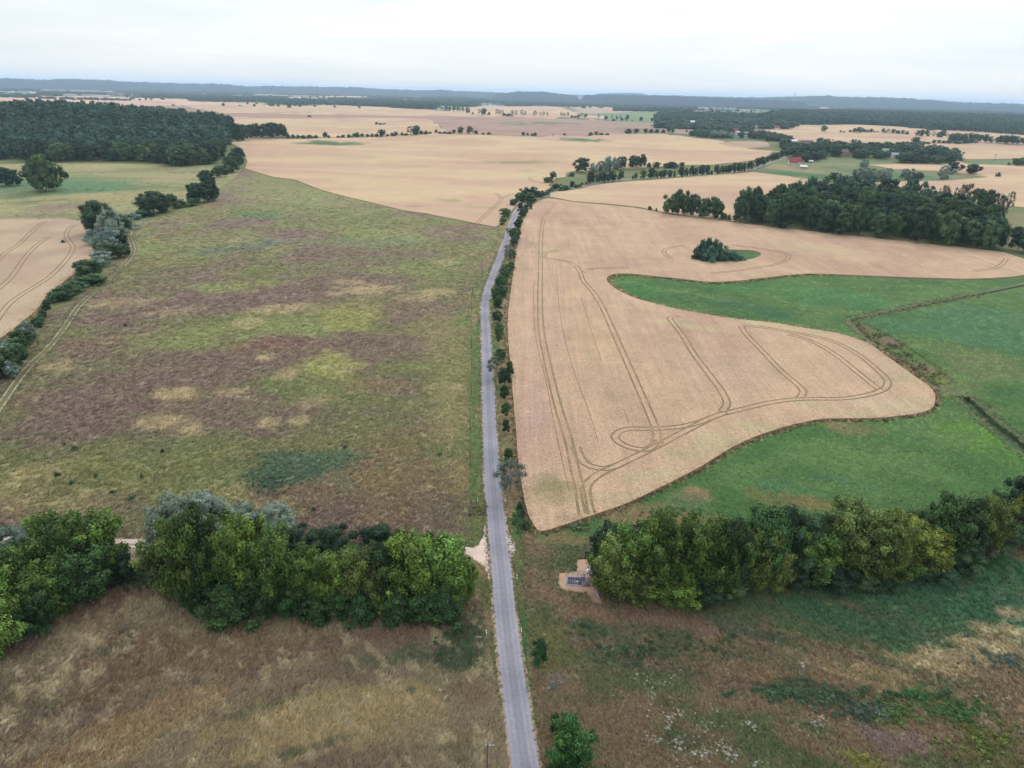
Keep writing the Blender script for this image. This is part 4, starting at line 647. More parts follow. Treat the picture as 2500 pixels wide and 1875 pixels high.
# hedge along the left wheat field
row([(243,572,490,60,'oak'),(278,590,512,50,'willow'),(283,580,522,50,'dark'),(312,560,520,34,'wshrub'),(268,612,553,46,'willow'),(298,604,570,28,'dark'),(272,632,592,50,'mid'),(302,628,596,36,'mid'),(250,650,612,40,'willow'),(215,676,634,52,'mid'),(238,672,640,20,'mid'),(230,694,668,46,'gshrub'),(200,700,676,40,'gshrub'),(185,712,684,40,'shrub'),(152,732,700,44,'gshrub'),(132,738,712,34,'shrub'),(172,722,690,30,'shrub'),(115,756,733,20,'dshrub'),(105,776,755,18,'dshrub'),(92,800,775,26,'gshrub'),(102,786,766,14,'shrub'),(68,832,785,42,'pshrub'),(54,850,805,44,'gshrub'),(38,870,824,44,'mid'),(44,905,840,44,'mid'),(10,890,830,50,'willow'),(8,918,850,56,'mid'),(28,922,880,36,'wshrub'),(-40,930,840,70,'mid'),(-90,970,870,80,'mid'),(226,600,560,26,'wshrub'),(240,610,588,20,'gshrub')],
    'hedgerow along the left wheat field', E_('from the top in the left wheat hedgerow', 'in the hedgerow beside the left wheat field'), order=lambda t: t[1], wg=1.28)
row([(376,521,466,60,'oak'),(362,522,480,34,'mid'),(420,508,473,28,'mid'),(440,506,487,34,'shrub'),(345,530,512,36,'shrub'),(360,528,514,34,'dshrub'),(398,516,496,24,'shrub'),(480,496,446,36,'oak'),(498,494,446,32,'oak'),(515,490,440,36,'oak'),(470,496,470,26,'mid'),(508,450,415,36,'oak'),(524,490,462,20,'mid'),(540,432,404,30,'mid'),(555,422,402,34,'mid'),(572,412,372,36,'oak'),(582,402,360,28,'oak'),(566,420,380,32,'mid'),(470,503,484,20,'shrub'),(330,536,520,24,'wshrub')],
    'oaks and scrub on the field edge below the wood', E_('from the left along the edge below the wood', 'on the field edge below the wood'), wg=1.2)
row([(114,468,376,62,'mid'),(98,466,392,50,'mid'),(134,464,392,46,'mid'),(14,454,408,44,'oak'),(40,453,414,34,'oak'),(-8,454,412,40,'oak'),(162,438,419,15,'oak'),(155,594,586,13,'dshrub')],
    'lone trees in the left pasture', E_('from the left in the rolling pasture', 'alone in the rolling pasture'))
row([(560,346,300,34,'oak'),(578,346,302,30,'oak'),(596,344,304,26,'oak'),(548,348,310,30,'oak'),(614,338,304,24,'dark'),(628,337,301,26,'oak'),(648,338,302,30,'oak'),(668,337,299,34,'oak'),(688,336,302,26,'dark'),(697,336,310,14,'oak')],
    'trees at the right end of the dark wood', E_('from the left, right of the dark wood'))
# hedge behind the wheat, far left to right
row([(704,338,326,10,'dshrub'),(716,338,328,12,'dshrub'),(728,338,329,12,'shrub'),(740,338,330,14,'dshrub'),(756,338,329,14,'shrub'),(772,338,330,14,'dshrub'),(794,337,322,13,'oak'),(803,338,330,10,'shrub'),(826,337,331,10,'dshrub'),(838,336,329,14,'dshrub'),(852,336,328,13,'dshrub'),(866,335,325,13,'shrub'),(873,335,323,11,'dshrub'),(884,334,326,12,'shrub'),(897,334,327,13,'dshrub'),(909,334,326,11,'shrub'),(920,334,326,12,'dshrub'),(932,334,316,20,'oak'),(946,333,327,11,'shrub'),(957,332,324,12,'dshrub'),(966,332,321,15,'oak'),(982,331,323,10,'shrub'),(992,331,325,11,'dshrub'),(1003,330,308,18,'loose'),(1017,329,306,18,'mid'),(1012,330,314,18,'dark'),(1028,328,319,14,'dshrub'),(1040,328,319,15,'dshrub'),(1050,327,321,11,'shrub'),(1065,325,316,9,'oak'),(1074,327,321,12,'dshrub'),(1086,327,321,15,'dshrub'),(1098,327,321,13,'dshrub'),(1108,327,316,10,'dark'),(1124,327,309,15,'mid'),(1146,327,307,15,'mid'),(1153,327,312,9,'loose'),(1162,328,318,10,'dark'),(1180,328,324,10,'dshrub'),(1194,328,323,12,'dshrub'),(1277,330,322,12,'dshrub'),(1288,330,324,7,'dshrub'),(1299,332,326,9,'dshrub'),(1306,333,323,9,'mid'),(1350,331,327,4,'dshrub'),(1378,330,325,9,'dshrub'),(1442,331,323,13,'shrub'),(1455,330,321,14,'mid'),(1468,330,324,14,'shrub'),(1482,330,325,13,'shrub'),(1493,330,326,9,'shrub'),(1506,328,325,4,'dshrub'),(1534,327,314,18,'oak'),(1554,325,314,18,'oak'),(1576,325,314,12,'oak'),(1590,324,315,15,'dshrub'),(1604,324,315,15,'dshrub'),(1619,324,316,14,'dshrub'),(1632,323,309,11,'mid'),(1642,324,312,10,'mid')][:50],
    'hedge and trees behind the big wheat field', E_('from the left in the hedge behind the wheat', 'on the far edge of the big wheat field'))
row([(1534,327,314,18,'oak'),(1554,325,314,18,'oak'),(1576,325,314,12,'oak'),(1590,324,315,15,'dshrub'),(1604,324,315,15,'dshrub'),(1619,324,316,14,'dshrub'),(1632,323,309,11,'mid'),(1642,324,312,10,'mid'),(1676,322,317,7,'dshrub')], 'trees at the right end of the brown field', E_('from the left, right of the brown field'))
row([(920,304,298,9,'dshrub'),(929,305,300,9,'shrub'),(938,304,300,8,'dshrub'),(706,264,253,10,'oak'),(755,285,281,11,'shrub')], 'scrub inside the distant wheat', E_('from the left inside the distant wheat', 'alone in the distant wheat'))
row([(1077,270,260,7,'loose'),(1083,270,262,5,'loose'),(1090,271,257,9,'mid'),(1098,272,260,8,'mid'),(1109,272,256,9,'mid'),(1118,272,258,9,'mid'),(1124,276,262,6,'loose'),(1130,273,260,7,'mid'),(1142,277,262,12,'mid'),(1154,279,274,6,'shrub'),(1171,280,266,10,'loose'),(1181,281,264,14,'mid'),(1194,281,273,7,'shrub'),(1213,282,266,8,'loose'),(1221,283,268,8,'loose'),(1228,283,269,7,'loose'),(1232,283,277,14,'dshrub'),(1243,284,277,14,'dshrub'),(1250,284,269,10,'loose'),(1259,284,269,8,'loose'),(1274,284,268,8,'loose'),(1282,284,271,7,'loose'),(1306,285,270,11,'loose'),(1319,285,273,4,'loose'),(1327,285,272,7,'loose'),(1336,285,273,6,'loose'),(1370,286,274,7,'loose'),(1377,286,275,8,'loose'),(1386,286,273,8,'loose'),(1396,287,281,10,'shrub'),(1404,287,282,8,'shrub'),(1412,288,279,9,'dark'),(1420,288,275,9,'loose'),(1430,287,277,10,'mid'),(1462,290,279,6,'loose'),(1479,292,283,10,'oak'),(1494,292,280,4,'loose'),(1505,293,283,6,'mid'),(1514,293,281,6,'loose'),(1518,295,287,8,'mid'),(1531,294,280,11,'mid'),(1543,296,292,4,'dshrub'),(1565,296,285,10,'oak'),(1591,297,287,6,'oak'),(1498,295,290,10,'dshrub')],
    'far avenue of tall thin trees', E_('from the left in the far thin avenue'))
# right side
row([(2095,443,411,34,'willow'),(2112,442,409,34,'willow'),(2132,443,410,36,'willow'),(2150,443,412,30,'willow'),(2165,441,410,24,'willow'),(2110,410,389,24,'willow'),(2208,439,412,26,'willow'),(2222,438,411,26,'willow'),(2242,440,420,24,'mid'),(2304,440,403,36,'willow'),(2328,422,395,34,'oak'),(2374,426,400,34,'oak'),(2436,432,421,13,'dshrub'),(2035,443,421,34,'mid'),(2018,444,430,18,'mid'),(2050,443,428,20,'mid'),(2462,404,396,8,'shrub'),(2478,404,386,22,'mid'),(2496,404,384,24,'mid'),(2516,404,382,30,'dark')],
    'trees on the green below the village', E_('from the left on the village green', 'on the green below the village'))
row([(1952,322,303,0,'mid')][:0]+[(2011,321,306,16,'mid'),(2052,323,318,6,'shrub'),(2060,324,320,5,'shrub'),(2075,323,317,8,'shrub'),(2085,323,314,12,'mid'),(2096,324,310,20,'mid'),(2108,323,314,12,'mid'),(2118,323,316,8,'shrub'),(2126,323,314,10,'mid'),(2134,323,319,6,'shrub'),(2142,323,320,5,'shrub'),(2156,324,313,12,'mid'),(2168,324,314,12,'loose'),(2180,325,315,12,'mid'),(2192,326,318,12,'mid'),(2203,327,317,12,'mid'),(2214,328,320,10,'shrub'),(2240,332,317,12,'mid'),(2250,334,316,14,'oak'),(2262,334,315,14,'oak'),(2278,335,321,8,'loose'),(2290,336,322,12,'mid'),(2300,337,317,18,'oak'),(2313,338,325,8,'loose'),(2234,352,334,20,'oak'),(2224,353,345,10,'shrub'),(2245,353,344,12,'mid'),(2204,353,345,12,'shrub'),(2190,354,347,12,'shrub'),(2214,353,345,10,'mid'),(2256,352,345,12,'shrub'),(2266,352,346,10,'shrub'),(2280,350,341,12,'shrub'),(2292,350,341,13,'mid'),(2304,350,343,12,'shrub')],
    'hedge trees in the wheat on the right', E_('from the left in the right wheat hedges', 'in the hedges crossing the right-hand wheat'))
row([(2322,348,325,20,'oak'),(2333,348,324,20,'mid'),(2345,348,327,18,'mid'),(2356,346,325,18,'mid'),(2368,346,324,18,'oak'),(2380,346,326,20,'mid'),(2392,347,328,18,'mid'),(2404,348,327,18,'oak'),(2416,349,332,16,'mid'),(2316,350,340,16,'shrub'),(2336,351,339,20,'shrub'),(2356,350,338,20,'shrub'),(2372,349,338,18,'shrub'),(2440,350,330,10,'oak'),(2452,351,330,20,'oak'),(2466,352,330,22,'oak'),(2480,352,332,20,'mid'),(2496,352,336,20,'mid'),(2520,354,334,24,'oak'),(2432,350,334,12,'mid')],
    'tree line at the right edge of the wheat', E_('from the left in the tree line near the right edge'))
row([(2300,498,452,30,'loose'),(2338,520,450,36,'loose'),(2356,518,448,34,'loose'),(2330,500,470,24,'mid'),(2405,532,462,34,'mid'),(2420,536,470,34,'loose'),(2438,534,476,26,'loose'),(2461,512,467,22,'loose'),(2388,500,460,34,'mid'),(2484,612,556,40,'dark'),(2510,620,560,50,'dark'),(2478,600,552,30,'dark'),(2310,512,480,20,'mid')],
    'trees behind the right end of the big grove', E_('from the left behind the big grove', 'behind the right end of the big grove'))
# woods, copses and gardens whose single trees nothing tells apart
def poly(px): return at([p[0] for p in px], [p[1] for p in px])[:, :2]
def sample(P, s, jit=.42, seed=1):
    r = np.random.default_rng(seed); x0, y0 = P.min(0); x1, y1 = P.max(0); X, Y = np.meshgrid(np.arange(x0, x1, s), np.arange(y0, y1, s)); X = X+((np.arange(X.shape[0]) % 2)*s/2)[:, None]
    X = (X+r.uniform(-jit, jit, X.shape)*s).ravel(); Y = (Y+r.uniform(-jit, jit, Y.shape)*s).ravel(); m = inpoly(X, Y, P); X, Y = X[m], Y[m]; return np.stack([X, Y, H(X, Y)], 1)
STUFF = []
HOLES = [(1969,356,17,12),(1936,349,11,10),(2058,381,11,13),(2186,386,13,12),(2158,375,11,9),(1793,326,9,10),(1821,331,9,9),(1690,304,7,9),(1896,316,7,9),(1924,360,7,8),(1956,380,6,10),(1848,304,6,8),(1934,401,20,12),(1961,411,10,8),(1978,397,8,8)]
def wood(P, s, hgt, kinds, label, group, nmax=300, col=None, seed=1, wf=1.25, stuff_name='forest'):
    G = sample(P, s, seed=seed); PXY = np.array([to_px(g) for g in G])
    for hx, hy, hw_, dn in HOLES: m = (np.abs(PXY[:, 0]-hx) < hw_) & (PXY[:, 1] > hy-3) & (PXY[:, 1] < hy+dn); G = G[~m]; PXY = PXY[~m]
    o = np.argsort(np.hypot(G[:, 0], G[:, 1])); G = G[o]; r = np.random.default_rng(seed+5)
    for gi_, g in enumerate(G[:nmax]):
        kd = kinds[int(r.integers(len(kinds)))]; lab = KIND[kd][2]+' '+(label[0] if gi_ < nmax*.4 else label[1])
        put_tree(g, hgt*r.uniform(.72, 1.15), s*wf*r.uniform(.8, 1.3), kd, lab, group, jitter=.24)
    if len(G) > nmax: STUFF.append((G[nmax:], hgt, s*wf, seed, stuff_name))
    return len(G)
n_a = wood(poly([(1792,546),(1980,568),(2200,592),(2438,615),(2448,580),(2350,535),(2240,505),(2120,490),(2010,490),(1885,508),(1810,528)]), 11.5, 19, ['mid','mid','dark','oak','dmaple'], ('tree in the front rows of the big grove','tree deep inside the big grove'), 'trees of the big grove', 130, seed=3, wf=1.15)
fp = poly([(-250,388),(0,390),(100,396),(250,394),(330,394),(440,407),(484,407),(536,396),(545,372),(560,350)]); back = np.array([(-480, 1210), (-500, 1330), (-640, 1420), (-900, 1500), (-1250, 1500), (-1330, 1100)], float)
n_b = wood(np.vstack([fp, back]), 12, 18, ['oak','dark','mid','mid'], ('tree on the front edge of the large wood','tree just inside the edge of the large wood'), 'trees of the large dark wood', 90, seed=4, wf=1.2)
n_c = wood(poly([(1925,384),(1960,397),(2030,383),(2130,388),(2200,398),(2290,401),(2335,402),(2345,380),(2300,374),(2180,366),(2030,356),(1950,350),(1900,352)]), 15, 12, ['oak','mid','mid','dark'], ('garden tree on the near side of the village','garden tree among the village houses'), 'garden trees in the village', 70, seed=5, wf=1.05)
n_d = wood(poly([(1795,338),(1860,342),(1925,352),(1950,346),(1900,336),(1850,330)]), 16, 11, ['mid','oak'], ('tree on the near side of the band left of the barns','tree in the band left of the village barns'), 'trees left of the village barns', 25, seed=6, wf=1.0)
n_e = wood(poly([(1690,335),(1745,339),(1790,337),(1790,330),(1740,327),(1690,328)]), 17, 12, ['willow','mid','mid'], ('tree at the front of the clump before the upper hamlet','tree in the clump before the upper hamlet'), 'trees before the upper hamlet', 14, seed=7, wf=1.1)
n_f = wood(poly([(1600,312),(1700,318),(1830,324),(1830,314),(1930,317),(1945,306),(1850,300),(1700,300),(1610,303)]), 24, 13, ['mid','oak','dark'], ('tree','tree'), 'trees of the upper hamlet belt', 0, seed=8, wf=1.15)
print('WOOD', n_a, n_b, n_c, n_d, n_e, n_f)
# ------------------------------------------------------------------ scatters (stuff): forest far off, grass, flowers
def gn_scatter(name, pts_, tint, scl, protos, kind='stuff', rot=None, seed=0):
    n = len(pts_); me = bpy.data.meshes.new(name); me.vertices.add(n); me.vertices.foreach_set('co', np.asarray(pts_, np.float32).ravel())
    a = me.attributes.new('tint', 'FLOAT_COLOR', 'POINT'); A = np.ones((n, 4), np.float32); A[:, :3] = tint; a.data.foreach_set('color', A.ravel())
    a = me.attributes.new('scl', 'FLOAT_VECTOR', 'POINT'); a.data.foreach_set('vector', np.asarray(scl, np.float32).ravel())
    rr = np.zeros((n, 3), np.float32); rr[:, 2] = np.random.default_rng(seed).uniform(0, 6.28, n) if rot is None else rot
    a = me.attributes.new('rot', 'FLOAT_VECTOR', 'POINT'); a.data.foreach_set('vector', rr.ravel()); me.update()
    o = link(name, me); col = bpy.data.collections.new(name+'_source')
    for i, p in enumerate(protos): col.objects.link(bpy.data.objects.new('%s_source_%d' % (name, i), p))
    ng = bpy.data.node_groups.new(name, 'GeometryNodeTree'); ng.interface.new_socket('Geometry', in_out='INPUT', socket_type='NodeSocketGeometry'); ng.interface.new_socket('Geometry', in_out='OUTPUT', socket_type='NodeSocketGeometry')
    gi = N('NodeGroupInput', ng); go = N('NodeGroupOutput', ng); ip = N('GeometryNodeInstanceOnPoints', ng); ci = N('GeometryNodeCollectionInfo', ng); ci.inputs['Collection'].default_value = col; ci.inputs['Separate Children'].default_value = True; ci.inputs['Reset Children'].default_value = True
    ip.inputs['Pick Instance'].default_value = True
    l = ng.links.new; sa = N('GeometryNodeInputNamedAttribute', ng, data_type='FLOAT_VECTOR'); sa.inputs[0].default_value = 'scl'; ra = N('GeometryNodeInputNamedAttribute', ng, data_type='FLOAT_VECTOR'); ra.inputs[0].default_value = 'rot'
    l(gi.outputs[0], ip.inputs['Points']); l(ci.outputs[0], ip.inputs['Instance']); l(sa.outputs[0], ip.inputs['Scale']); l(ra.outputs[0], ip.inputs['Rotation']); l(ip.outputs[0], go.inputs[0])
    md = o.modifiers.new('scatter', 'NODES'); md.node_group = ng; tag(o, kind=kind); return o
LOWI = [crown_mesh('far_tree', 700+i, kind='broad', z0=.05, nc=12, nl=26, ls=.055, cr=.2, shoots=.15, var=.34, mat=LEAFI, core=.8) for i in range(4)]
for G, hgt, wd, sdv, nm in STUFF:
    r = np.random.default_rng(sdv+9); n = len(G); t = KC['forest'][None]*np.clip(1+r.normal(size=(n, 1))*.28, .55, 1.7)*(1+r.normal(size=(n, 3))*.04)
    s = np.stack([wd*r.uniform(.85, 1.25, n)]*2+[hgt*r.uniform(.62, 1.28, n)], 1); gn_scatter(nm, G, t, s, LOWI, seed=sdv)
FV = []
def farwood(px, da=.0042, dr=.011, hgt=17, seed=1, fill=1.0):
    P = poly(px); q = np.stack([np.arctan2(P[:, 0], P[:, 1]), np.log(np.hypot(P[:, 0], P[:, 1]))], 1); r = np.random.default_rng(seed)
    A, B = np.meshgrid(np.arange(q[:, 0].min(), q[:, 0].max(), da), np.arange(q[:, 1].min(), q[:, 1].max(), dr)); A = (A+r.uniform(-.5, .5, A.shape)*da).ravel(); B = (B+r.uniform(-.5, .5, B.shape)*dr).ravel()
    m = inpoly(A, B, q) & (r.random(len(A)) < fill); A, B = A[m], B[m]; R = np.exp(B); X = R*np.sin(A); Y = R*np.cos(A); FV.append((np.stack([X, Y, H(X, Y)], 1), R*da*1.5, np.full(len(R), hgt)))
T_ = .0232
def band(x0, x1, yb, yt, n=5, **kw):
    """strip of woodland between two picture heights given at x0, following the tilt of the horizon"""
    xs = np.linspace(x0, x1, n); r = np.random.default_rng(int(x0+yb*3)); a = [(x, yb+T_*(x-x0)+(r.uniform(-.5, .5) if 0 < i < n-1 else 0)) for i, x in enumerate(xs)]; b = [(x, yt+T_*(x-x0)) for x in xs]; farwood(a+b[::-1], seed=int(x0+yb), **kw)
farwood([(1900,302),(2000,305),(2211,310),(2268,318),(2500,330),(2800,340),(2800,284),(2500,278),(2300,271),(2080,268),(1960,273),(1880,281),(1850,290)], dr=.006, hgt=16, seed=11)
farwood([(1600,302),(1850,300),(1890,290),(1880,284),(1800,282),(1700,280),(1610,279),(1600,285)], dr=.008, hgt=12, seed=12)
farwood([(830,258),(906,260),(990,265),(1058,269),(1075,262),(1060,252),(960,248),(860,246),(800,244)], hgt=17, seed=13)
farwood([(640,250),(700,256),(797,255),(840,257),(840,248),(760,246),(650,245)], hgt=15, seed=14); farwood([(464,248),(530,249),(640,250),(640,240),(560,238),(464,240)], hgt=13, seed=15, fill=.5)
farwood([(1030,246),(1100,250),(1190,252),(1200,246),(1130,238),(1040,238)], hgt=16, seed=16); farwood([(1070,258),(1160,262),(1175,256),(1060,250)], hgt=13, seed=17, fill=.8)
for a in [(0,90,238,232),(0,26,222,217),(95,330,241.5,240.5),(95,150,234,228),(36,100,222,212),(100,320,229,224),(330,560,232,228),(330,640,239,235),(180,470,216.5,214),(280,620,224,221),(400,600,215,213),(560,900,224.5,219),(590,830,229,227),(740,1000,232,229),(680,720,226,224),(0,240,212.5,209.5),(600,700,238.6,236),(480,620,243,240),(820,900,243,240),(900,1080,241,236.5),
          (1200,1320,253,249),(1310,1420,255.5,250),(1400,1500,259,251),(1480,1560,262,256),(1550,1700,262,256),(1500,1600,271,266),(1600,1690,272,268),(1230,1300,258.7,257),(1340,1420,259.4,258),(1190,1330,247.5,246.5),(1330,1500,252,248),(1500,1660,257,254),(1640,1800,259,251),(1800,1960,266,259),(1860,2000,262,258),(1700,1900,249,246),(1790,1900,254,251),
          (1960,2200,253,249),(2000,2120,258,255),(2120,2320,259,256),(2180,2360,264.5,262),(2240,2500,256.5,251),(2300,2500,262,257),(2380,2600,259,254),(1050,1200,230,227),(1060,1210,241,240),(1200,1260,238.5,236.5)]:
    band(*a, hgt=11, fill=.8)
fx = np.vstack([a[0] for a in FV]); fw_ = np.concatenate([a[1] for a in FV]); fh_ = np.concatenate([a[2] for a in FV]); r = np.random.default_rng(77); n = len(fx)
t = KC['forest'][None]*np.clip(1+r.normal(size=(n, 1))*.2, .6, 1.5)*(1+r.normal(size=(n, 3))*.04); s = np.stack([fw_*r.uniform(.8, 1.3, n)]*2+[fh_*r.uniform(.75, 1.3, n)], 1)
gn_scatter('distant_woods', fx, t, s, LOWI, seed=3); print('FARWOOD', n)
# loose single trees and garden trees peppered over the distant plain
r = np.random.default_rng(99); A = r.uniform(-.75, .75, 1500); R = np.exp(r.uniform(math.log(3300), math.log(9000), 1500)); X, Y = R*np.sin(A), R*np.cos(A); ok = fbm(X/500, Y/900, 6, 3) > .5; X, Y, R = X[ok], Y[ok], R[ok]; n = len(X)
gn_scatter('distant_scattered_scrub', np.stack([X, Y, H(X, Y)], 1), KC['forest'][None]*r.uniform(.8, 1.3, (n, 1))*np.ones((n, 3)), np.stack([r.uniform(10, 40, n)*(R/6000)]*2+[r.uniform(6, 14, n)], 1), LOWI, seed=4)
# grass
def tuft_mesh(name, seed, nb=11, hgt=1.0, wid=.05, lean=.35, spread=.35):
    r = random.Random(seed); V = []; Q = []; Tn = []
    for i in range(nb):
        a = r.uniform(0, 6.28); x, y = r.uniform(-spread, spread), r.uniform(-spread, spread); ln = Vector((lean*r.uniform(.5, 1.4)+r.uniform(-.15, .15), r.uniform(-.2, .2), 0)); h = hgt*r.uniform(.6, 1.1); wv = Vector((math.cos(a), math.sin(a), 0))*wid; b = Vector((x, y, -.02)); m = b+Vector((0, 0, h*.55))+ln*.35*h; t = b+Vector((0, 0, h*.9))+ln*h
        k = len(V); V += [b-wv, b+wv, m+wv*.8, m-wv*.8, t]; Q.append([k, k+1, k+2, k+3]); Tn.append([k+3, k+2, k+4])
    return npmesh(name, np.array([tuple(v) for v in V]), [np.array(Q), np.array(Tn)], GRASSM)
def inst_mat(name, rough=.85):
    m, t, b = newmat(name, rough, .1); a = N('ShaderNodeAttribute', t, attribute_name='tint', attribute_type='INSTANCER'); t.links.new(a.outputs['Color'], b.inputs['Base Color']); return m
GRASSM = inst_mat('grass_blades'); FLOW = inst_mat('flower_heads')
TUF = [tuft_mesh('tuft', i, lean=.5) for i in range(5)]
WEED = [crown_mesh('weed', 900+i, kind='bushy', z0=.05, nc=7, nl=26, cr=.24, ls=.09, shoots=.8, mat=LEAFI, core=0) for i in range(3)]
def regsample(i, dens, rmax, n, seed, rmin=45):
    """points over a region, thinning with distance"""
    R = REG[i]; r = np.random.default_rng(seed); P = R['P']; q = R['q']; az0, az1 = max(q[:, 0].min(), -.82), min(q[:, 0].max(), .82)
    A = r.uniform(az0, az1, n); D = np.exp(r.uniform(math.log(rmin), math.log(rmax), n)); m = inpoly(A, np.log(D), q) & (r.random(n) > sm(.55, 1.0, np.log(D/rmin)/math.log(rmax/rmin))); A, D = A[m], D[m]; X, Y = D*np.sin(A), D*np.cos(A); key = np.stack([A, np.log(D)], 1)
    k = np.zeros(len(X), bool)
    for j in range(i+1, len(REG)):
        if REG[j]['name'] not in ('verge', 'tramline') or True: k |= inpoly(key[:, 0], key[:, 1], REG[j]['q'])
    X, Y = X[~k], Y[~k]; return X, Y
def ridx(nm, k=0): return [i for i, R in enumerate(REG) if R['name'] == nm][k]
def grass_on(nm, cf, n, rmax, seed, hs=(.5, .9), k=0, rot=(.9, .5), light=1.46, wide=1.0, tan=.25):
    X, Y = regsample(ridx(nm, k), 1, rmax, n, seed); r = np.random.default_rng(seed+1); D = np.hypot(X, Y); c = cf(X, Y)*r.uniform(.72, 1.3, (len(X), 1))*light
    w_ = (r.random(len(X)) < tan*np.clip((1.04-cf(X, Y)[:, 1]/cf(X, Y)[:, 0])*5, .02, 1))[:, None]; c = np.where(w_, c*.45+C(190, 174, 142)[None]*.5, c); g = np.clip(D/130, .8, 3.2); h = r.uniform(*hs, len(X)); s = np.stack([g*wide*r.uniform(.7, 1.2, len(X))]*2+[h], 1)
    gn_scatter('grass', np.stack([X, Y, H(X, Y)], 1), c, s, TUF, rot=r.normal(rot[0], rot[1], len(X))); return len(X)
ng_ = [grass_on('dry_meadow', col_fl, 150000, 150, 201, (.35, .75), tan=.34, wide=.9), grass_on('flower_meadow', col_fr, 130000, 190, 202, (.25, .6), tan=.22, wide=.85, rot=(2.4, .9)), grass_on('meadow', col_left, 170000, 900, 203, (.3, .7), tan=.12), grass_on('green_field', col_green, 80000, 600, 204, (.15, .35), tan=.008), grass_on('verge', col_verge, 120000, 500, 205, (.15, .4), tan=.15, rot=(1.5, 2)), grass_on('pasture', col_past, 20000, 900, 206, (.3, .7), tan=.1)]
print('GRASS', ng_)
# ears of wheat standing at the near rim of the big field
W1I = [i for i, R in enumerate(REG) if R['name'] == 'wheat_field'][2]
X, Y = regsample(W1I, 1, 330, 60000, 211, 110); r = np.random.default_rng(5)
gn_scatter('wheat_ears', np.stack([X, Y, H(X, Y)+.5], 1), col_w1(X, Y)*.8*r.uniform(.75, 1.15, (len(X), 1)), np.stack([np.clip(np.hypot(X, Y)/300, .5, 1.2)]*2+[r.uniform(.06, .14, len(X))], 1), [tuft_mesh('ears', 60+i, 9, 1, .06, .2, .5) for i in range(3)], seed=6)
# ragged rim of stalks and weeds where crops and meadows meet
XY = []; CC = []; SC = []; r = np.random.default_rng(61)
for i, R in enumerate(REG):
    if R['name'] not in ('wheat_field', 'ditch_bank', 'road_shoulder', 'dirt_track', 'ditch'): continue
    P = R['P']; Q = np.roll(P, -1, 0); ln = np.hypot(*(Q-P).T); dd = np.hypot(*P.T); ok = (dd < 380) & (ln < 40); P, Q, ln, dd = P[ok], Q[ok], ln[ok], dd[ok]
    w_ = .9 if R['name'] == 'wheat_field' else .45; n = np.minimum((ln*(9 if w_ > .5 else 4)*np.clip(160/dd, .15, 1.3)).astype(int), 200); k = np.repeat(np.arange(len(P)), n)
    if not len(k): continue
    p = P[k]+(Q[k]-P[k])*r.random(len(k))[:, None]; p = p+r.normal(size=p.shape)*w_*np.clip(dd[k]/250, .7, 1.6)[:, None]
    m = ~inpoly(np.arctan2(p[:, 0], p[:, 1]), np.log(np.hypot(*p.T)), REG[ROADI]['q']); p = p[m]; k = k[m]; pal = np.array([C(150, 118, 96), C(196, 168, 132), C(186, 158, 122), C(96, 114, 70), C(124, 120, 82), C(190, 164, 130)]) if w_ > .5 else np.array([C(112, 118, 78), C(150, 136, 104), C(92, 112, 68)])
    XY.append(p); CC.append(pal[r.integers(0, len(pal), len(p))]*r.uniform(.75, 1.25, (len(p), 1))); g = np.clip(dd[k]/140, .7, 2.4)*(1 if w_ > .5 else .7); SC.append(np.stack([g, g, r.uniform(.4, .95, len(p))*(1 if w_ > .5 else .4)], 1))
p = np.vstack(XY); gn_scatter('field_rim_weeds', np.stack([p[:, 0], p[:, 1], H(p[:, 0], p[:, 1])], 1), np.vstack(CC), np.vstack(SC), TUF, seed=12); print('RIM', len(p))
# weeds: darker leafy clumps where the photograph shows them
WP = []
def weeds(px, py, rx, ry, n, col, s=(.5, 1.2), seed=0):
    r = np.random.default_rng(seed+int(px)); a = r.normal(size=(n, 2))*.45; G = at(px+a[:, 0]*rx, py+a[:, 1]*ry); WP.append((G, np.asarray(col)[None]*r.uniform(.75, 1.5, (n, 1)), r.uniform(*s, n)*r.uniform(.4, 1, n)))
for a in [(720,1140,140,44,260,C(104,128,104)),(840,1120,80,28,120,C(112,132,102)),(650,1180,60,26,110,C(76,100,82)),(1640,1250,90,16,50,C(70,110,60)),(1900,1690,130,18,110,C(64,92,66)),(2020,1700,150,24,100,C(74,96,70)),(2240,1700,70,12,70,C(60,96,58)),(2100,1740,90,24,80,C(80,96,84)),(2190,1745,60,30,80,C(84,108,58)),(2340,1740,70,26,80,C(70,104,58)),(2450,1620,70,18,30,C(78,96,88)),(1550,1600,150,34,60,C(72,96,66)),(1450,1545,60,20,24,C(70,96,64)),(1700,1575,180,26,50,C(70,94,64)),(2400,1820,120,50,90,C(98,110,58)),(2100,1862,70,20,24,C(122,124,64)),(1510,1590,40,16,40,C(80,104,70)),(1350,1680,26,14,12,C(112,120,112)),
          (2140,820,20,12,40,C(88,108,64)),(2180,846,24,12,40,C(108,98,78)),(2215,872,24,12,40,C(96,108,66)),(2250,896,24,12,40,C(112,98,80)),(2285,916,26,12,40,C(104,120,62)),(1265,1270,16,30,60,C(66,104,60)),(1275,1290,20,20,40,C(80,104,66)),(1170,1250,24,20,30,C(112,112,84)),(330,1420,60,20,60,C(60,84,66)),(1110,1560,60,70,70,C(66,88,58)),(1410,1290,30,10,30,C(96,110,80)),(600,610,120,12,70,C(104,118,104)),(600,520,60,12,50,C(90,120,84))]: weeds(*a)
gn_scatter('weeds', np.vstack([a[0] for a in WP]), np.vstack([a[1] for a in WP]), np.concatenate([a[2] for a in WP])[:, None]*np.array([[1.2, 1.2, .7]]), WEED, seed=8)
fb = MB(); rr = random.Random(3)
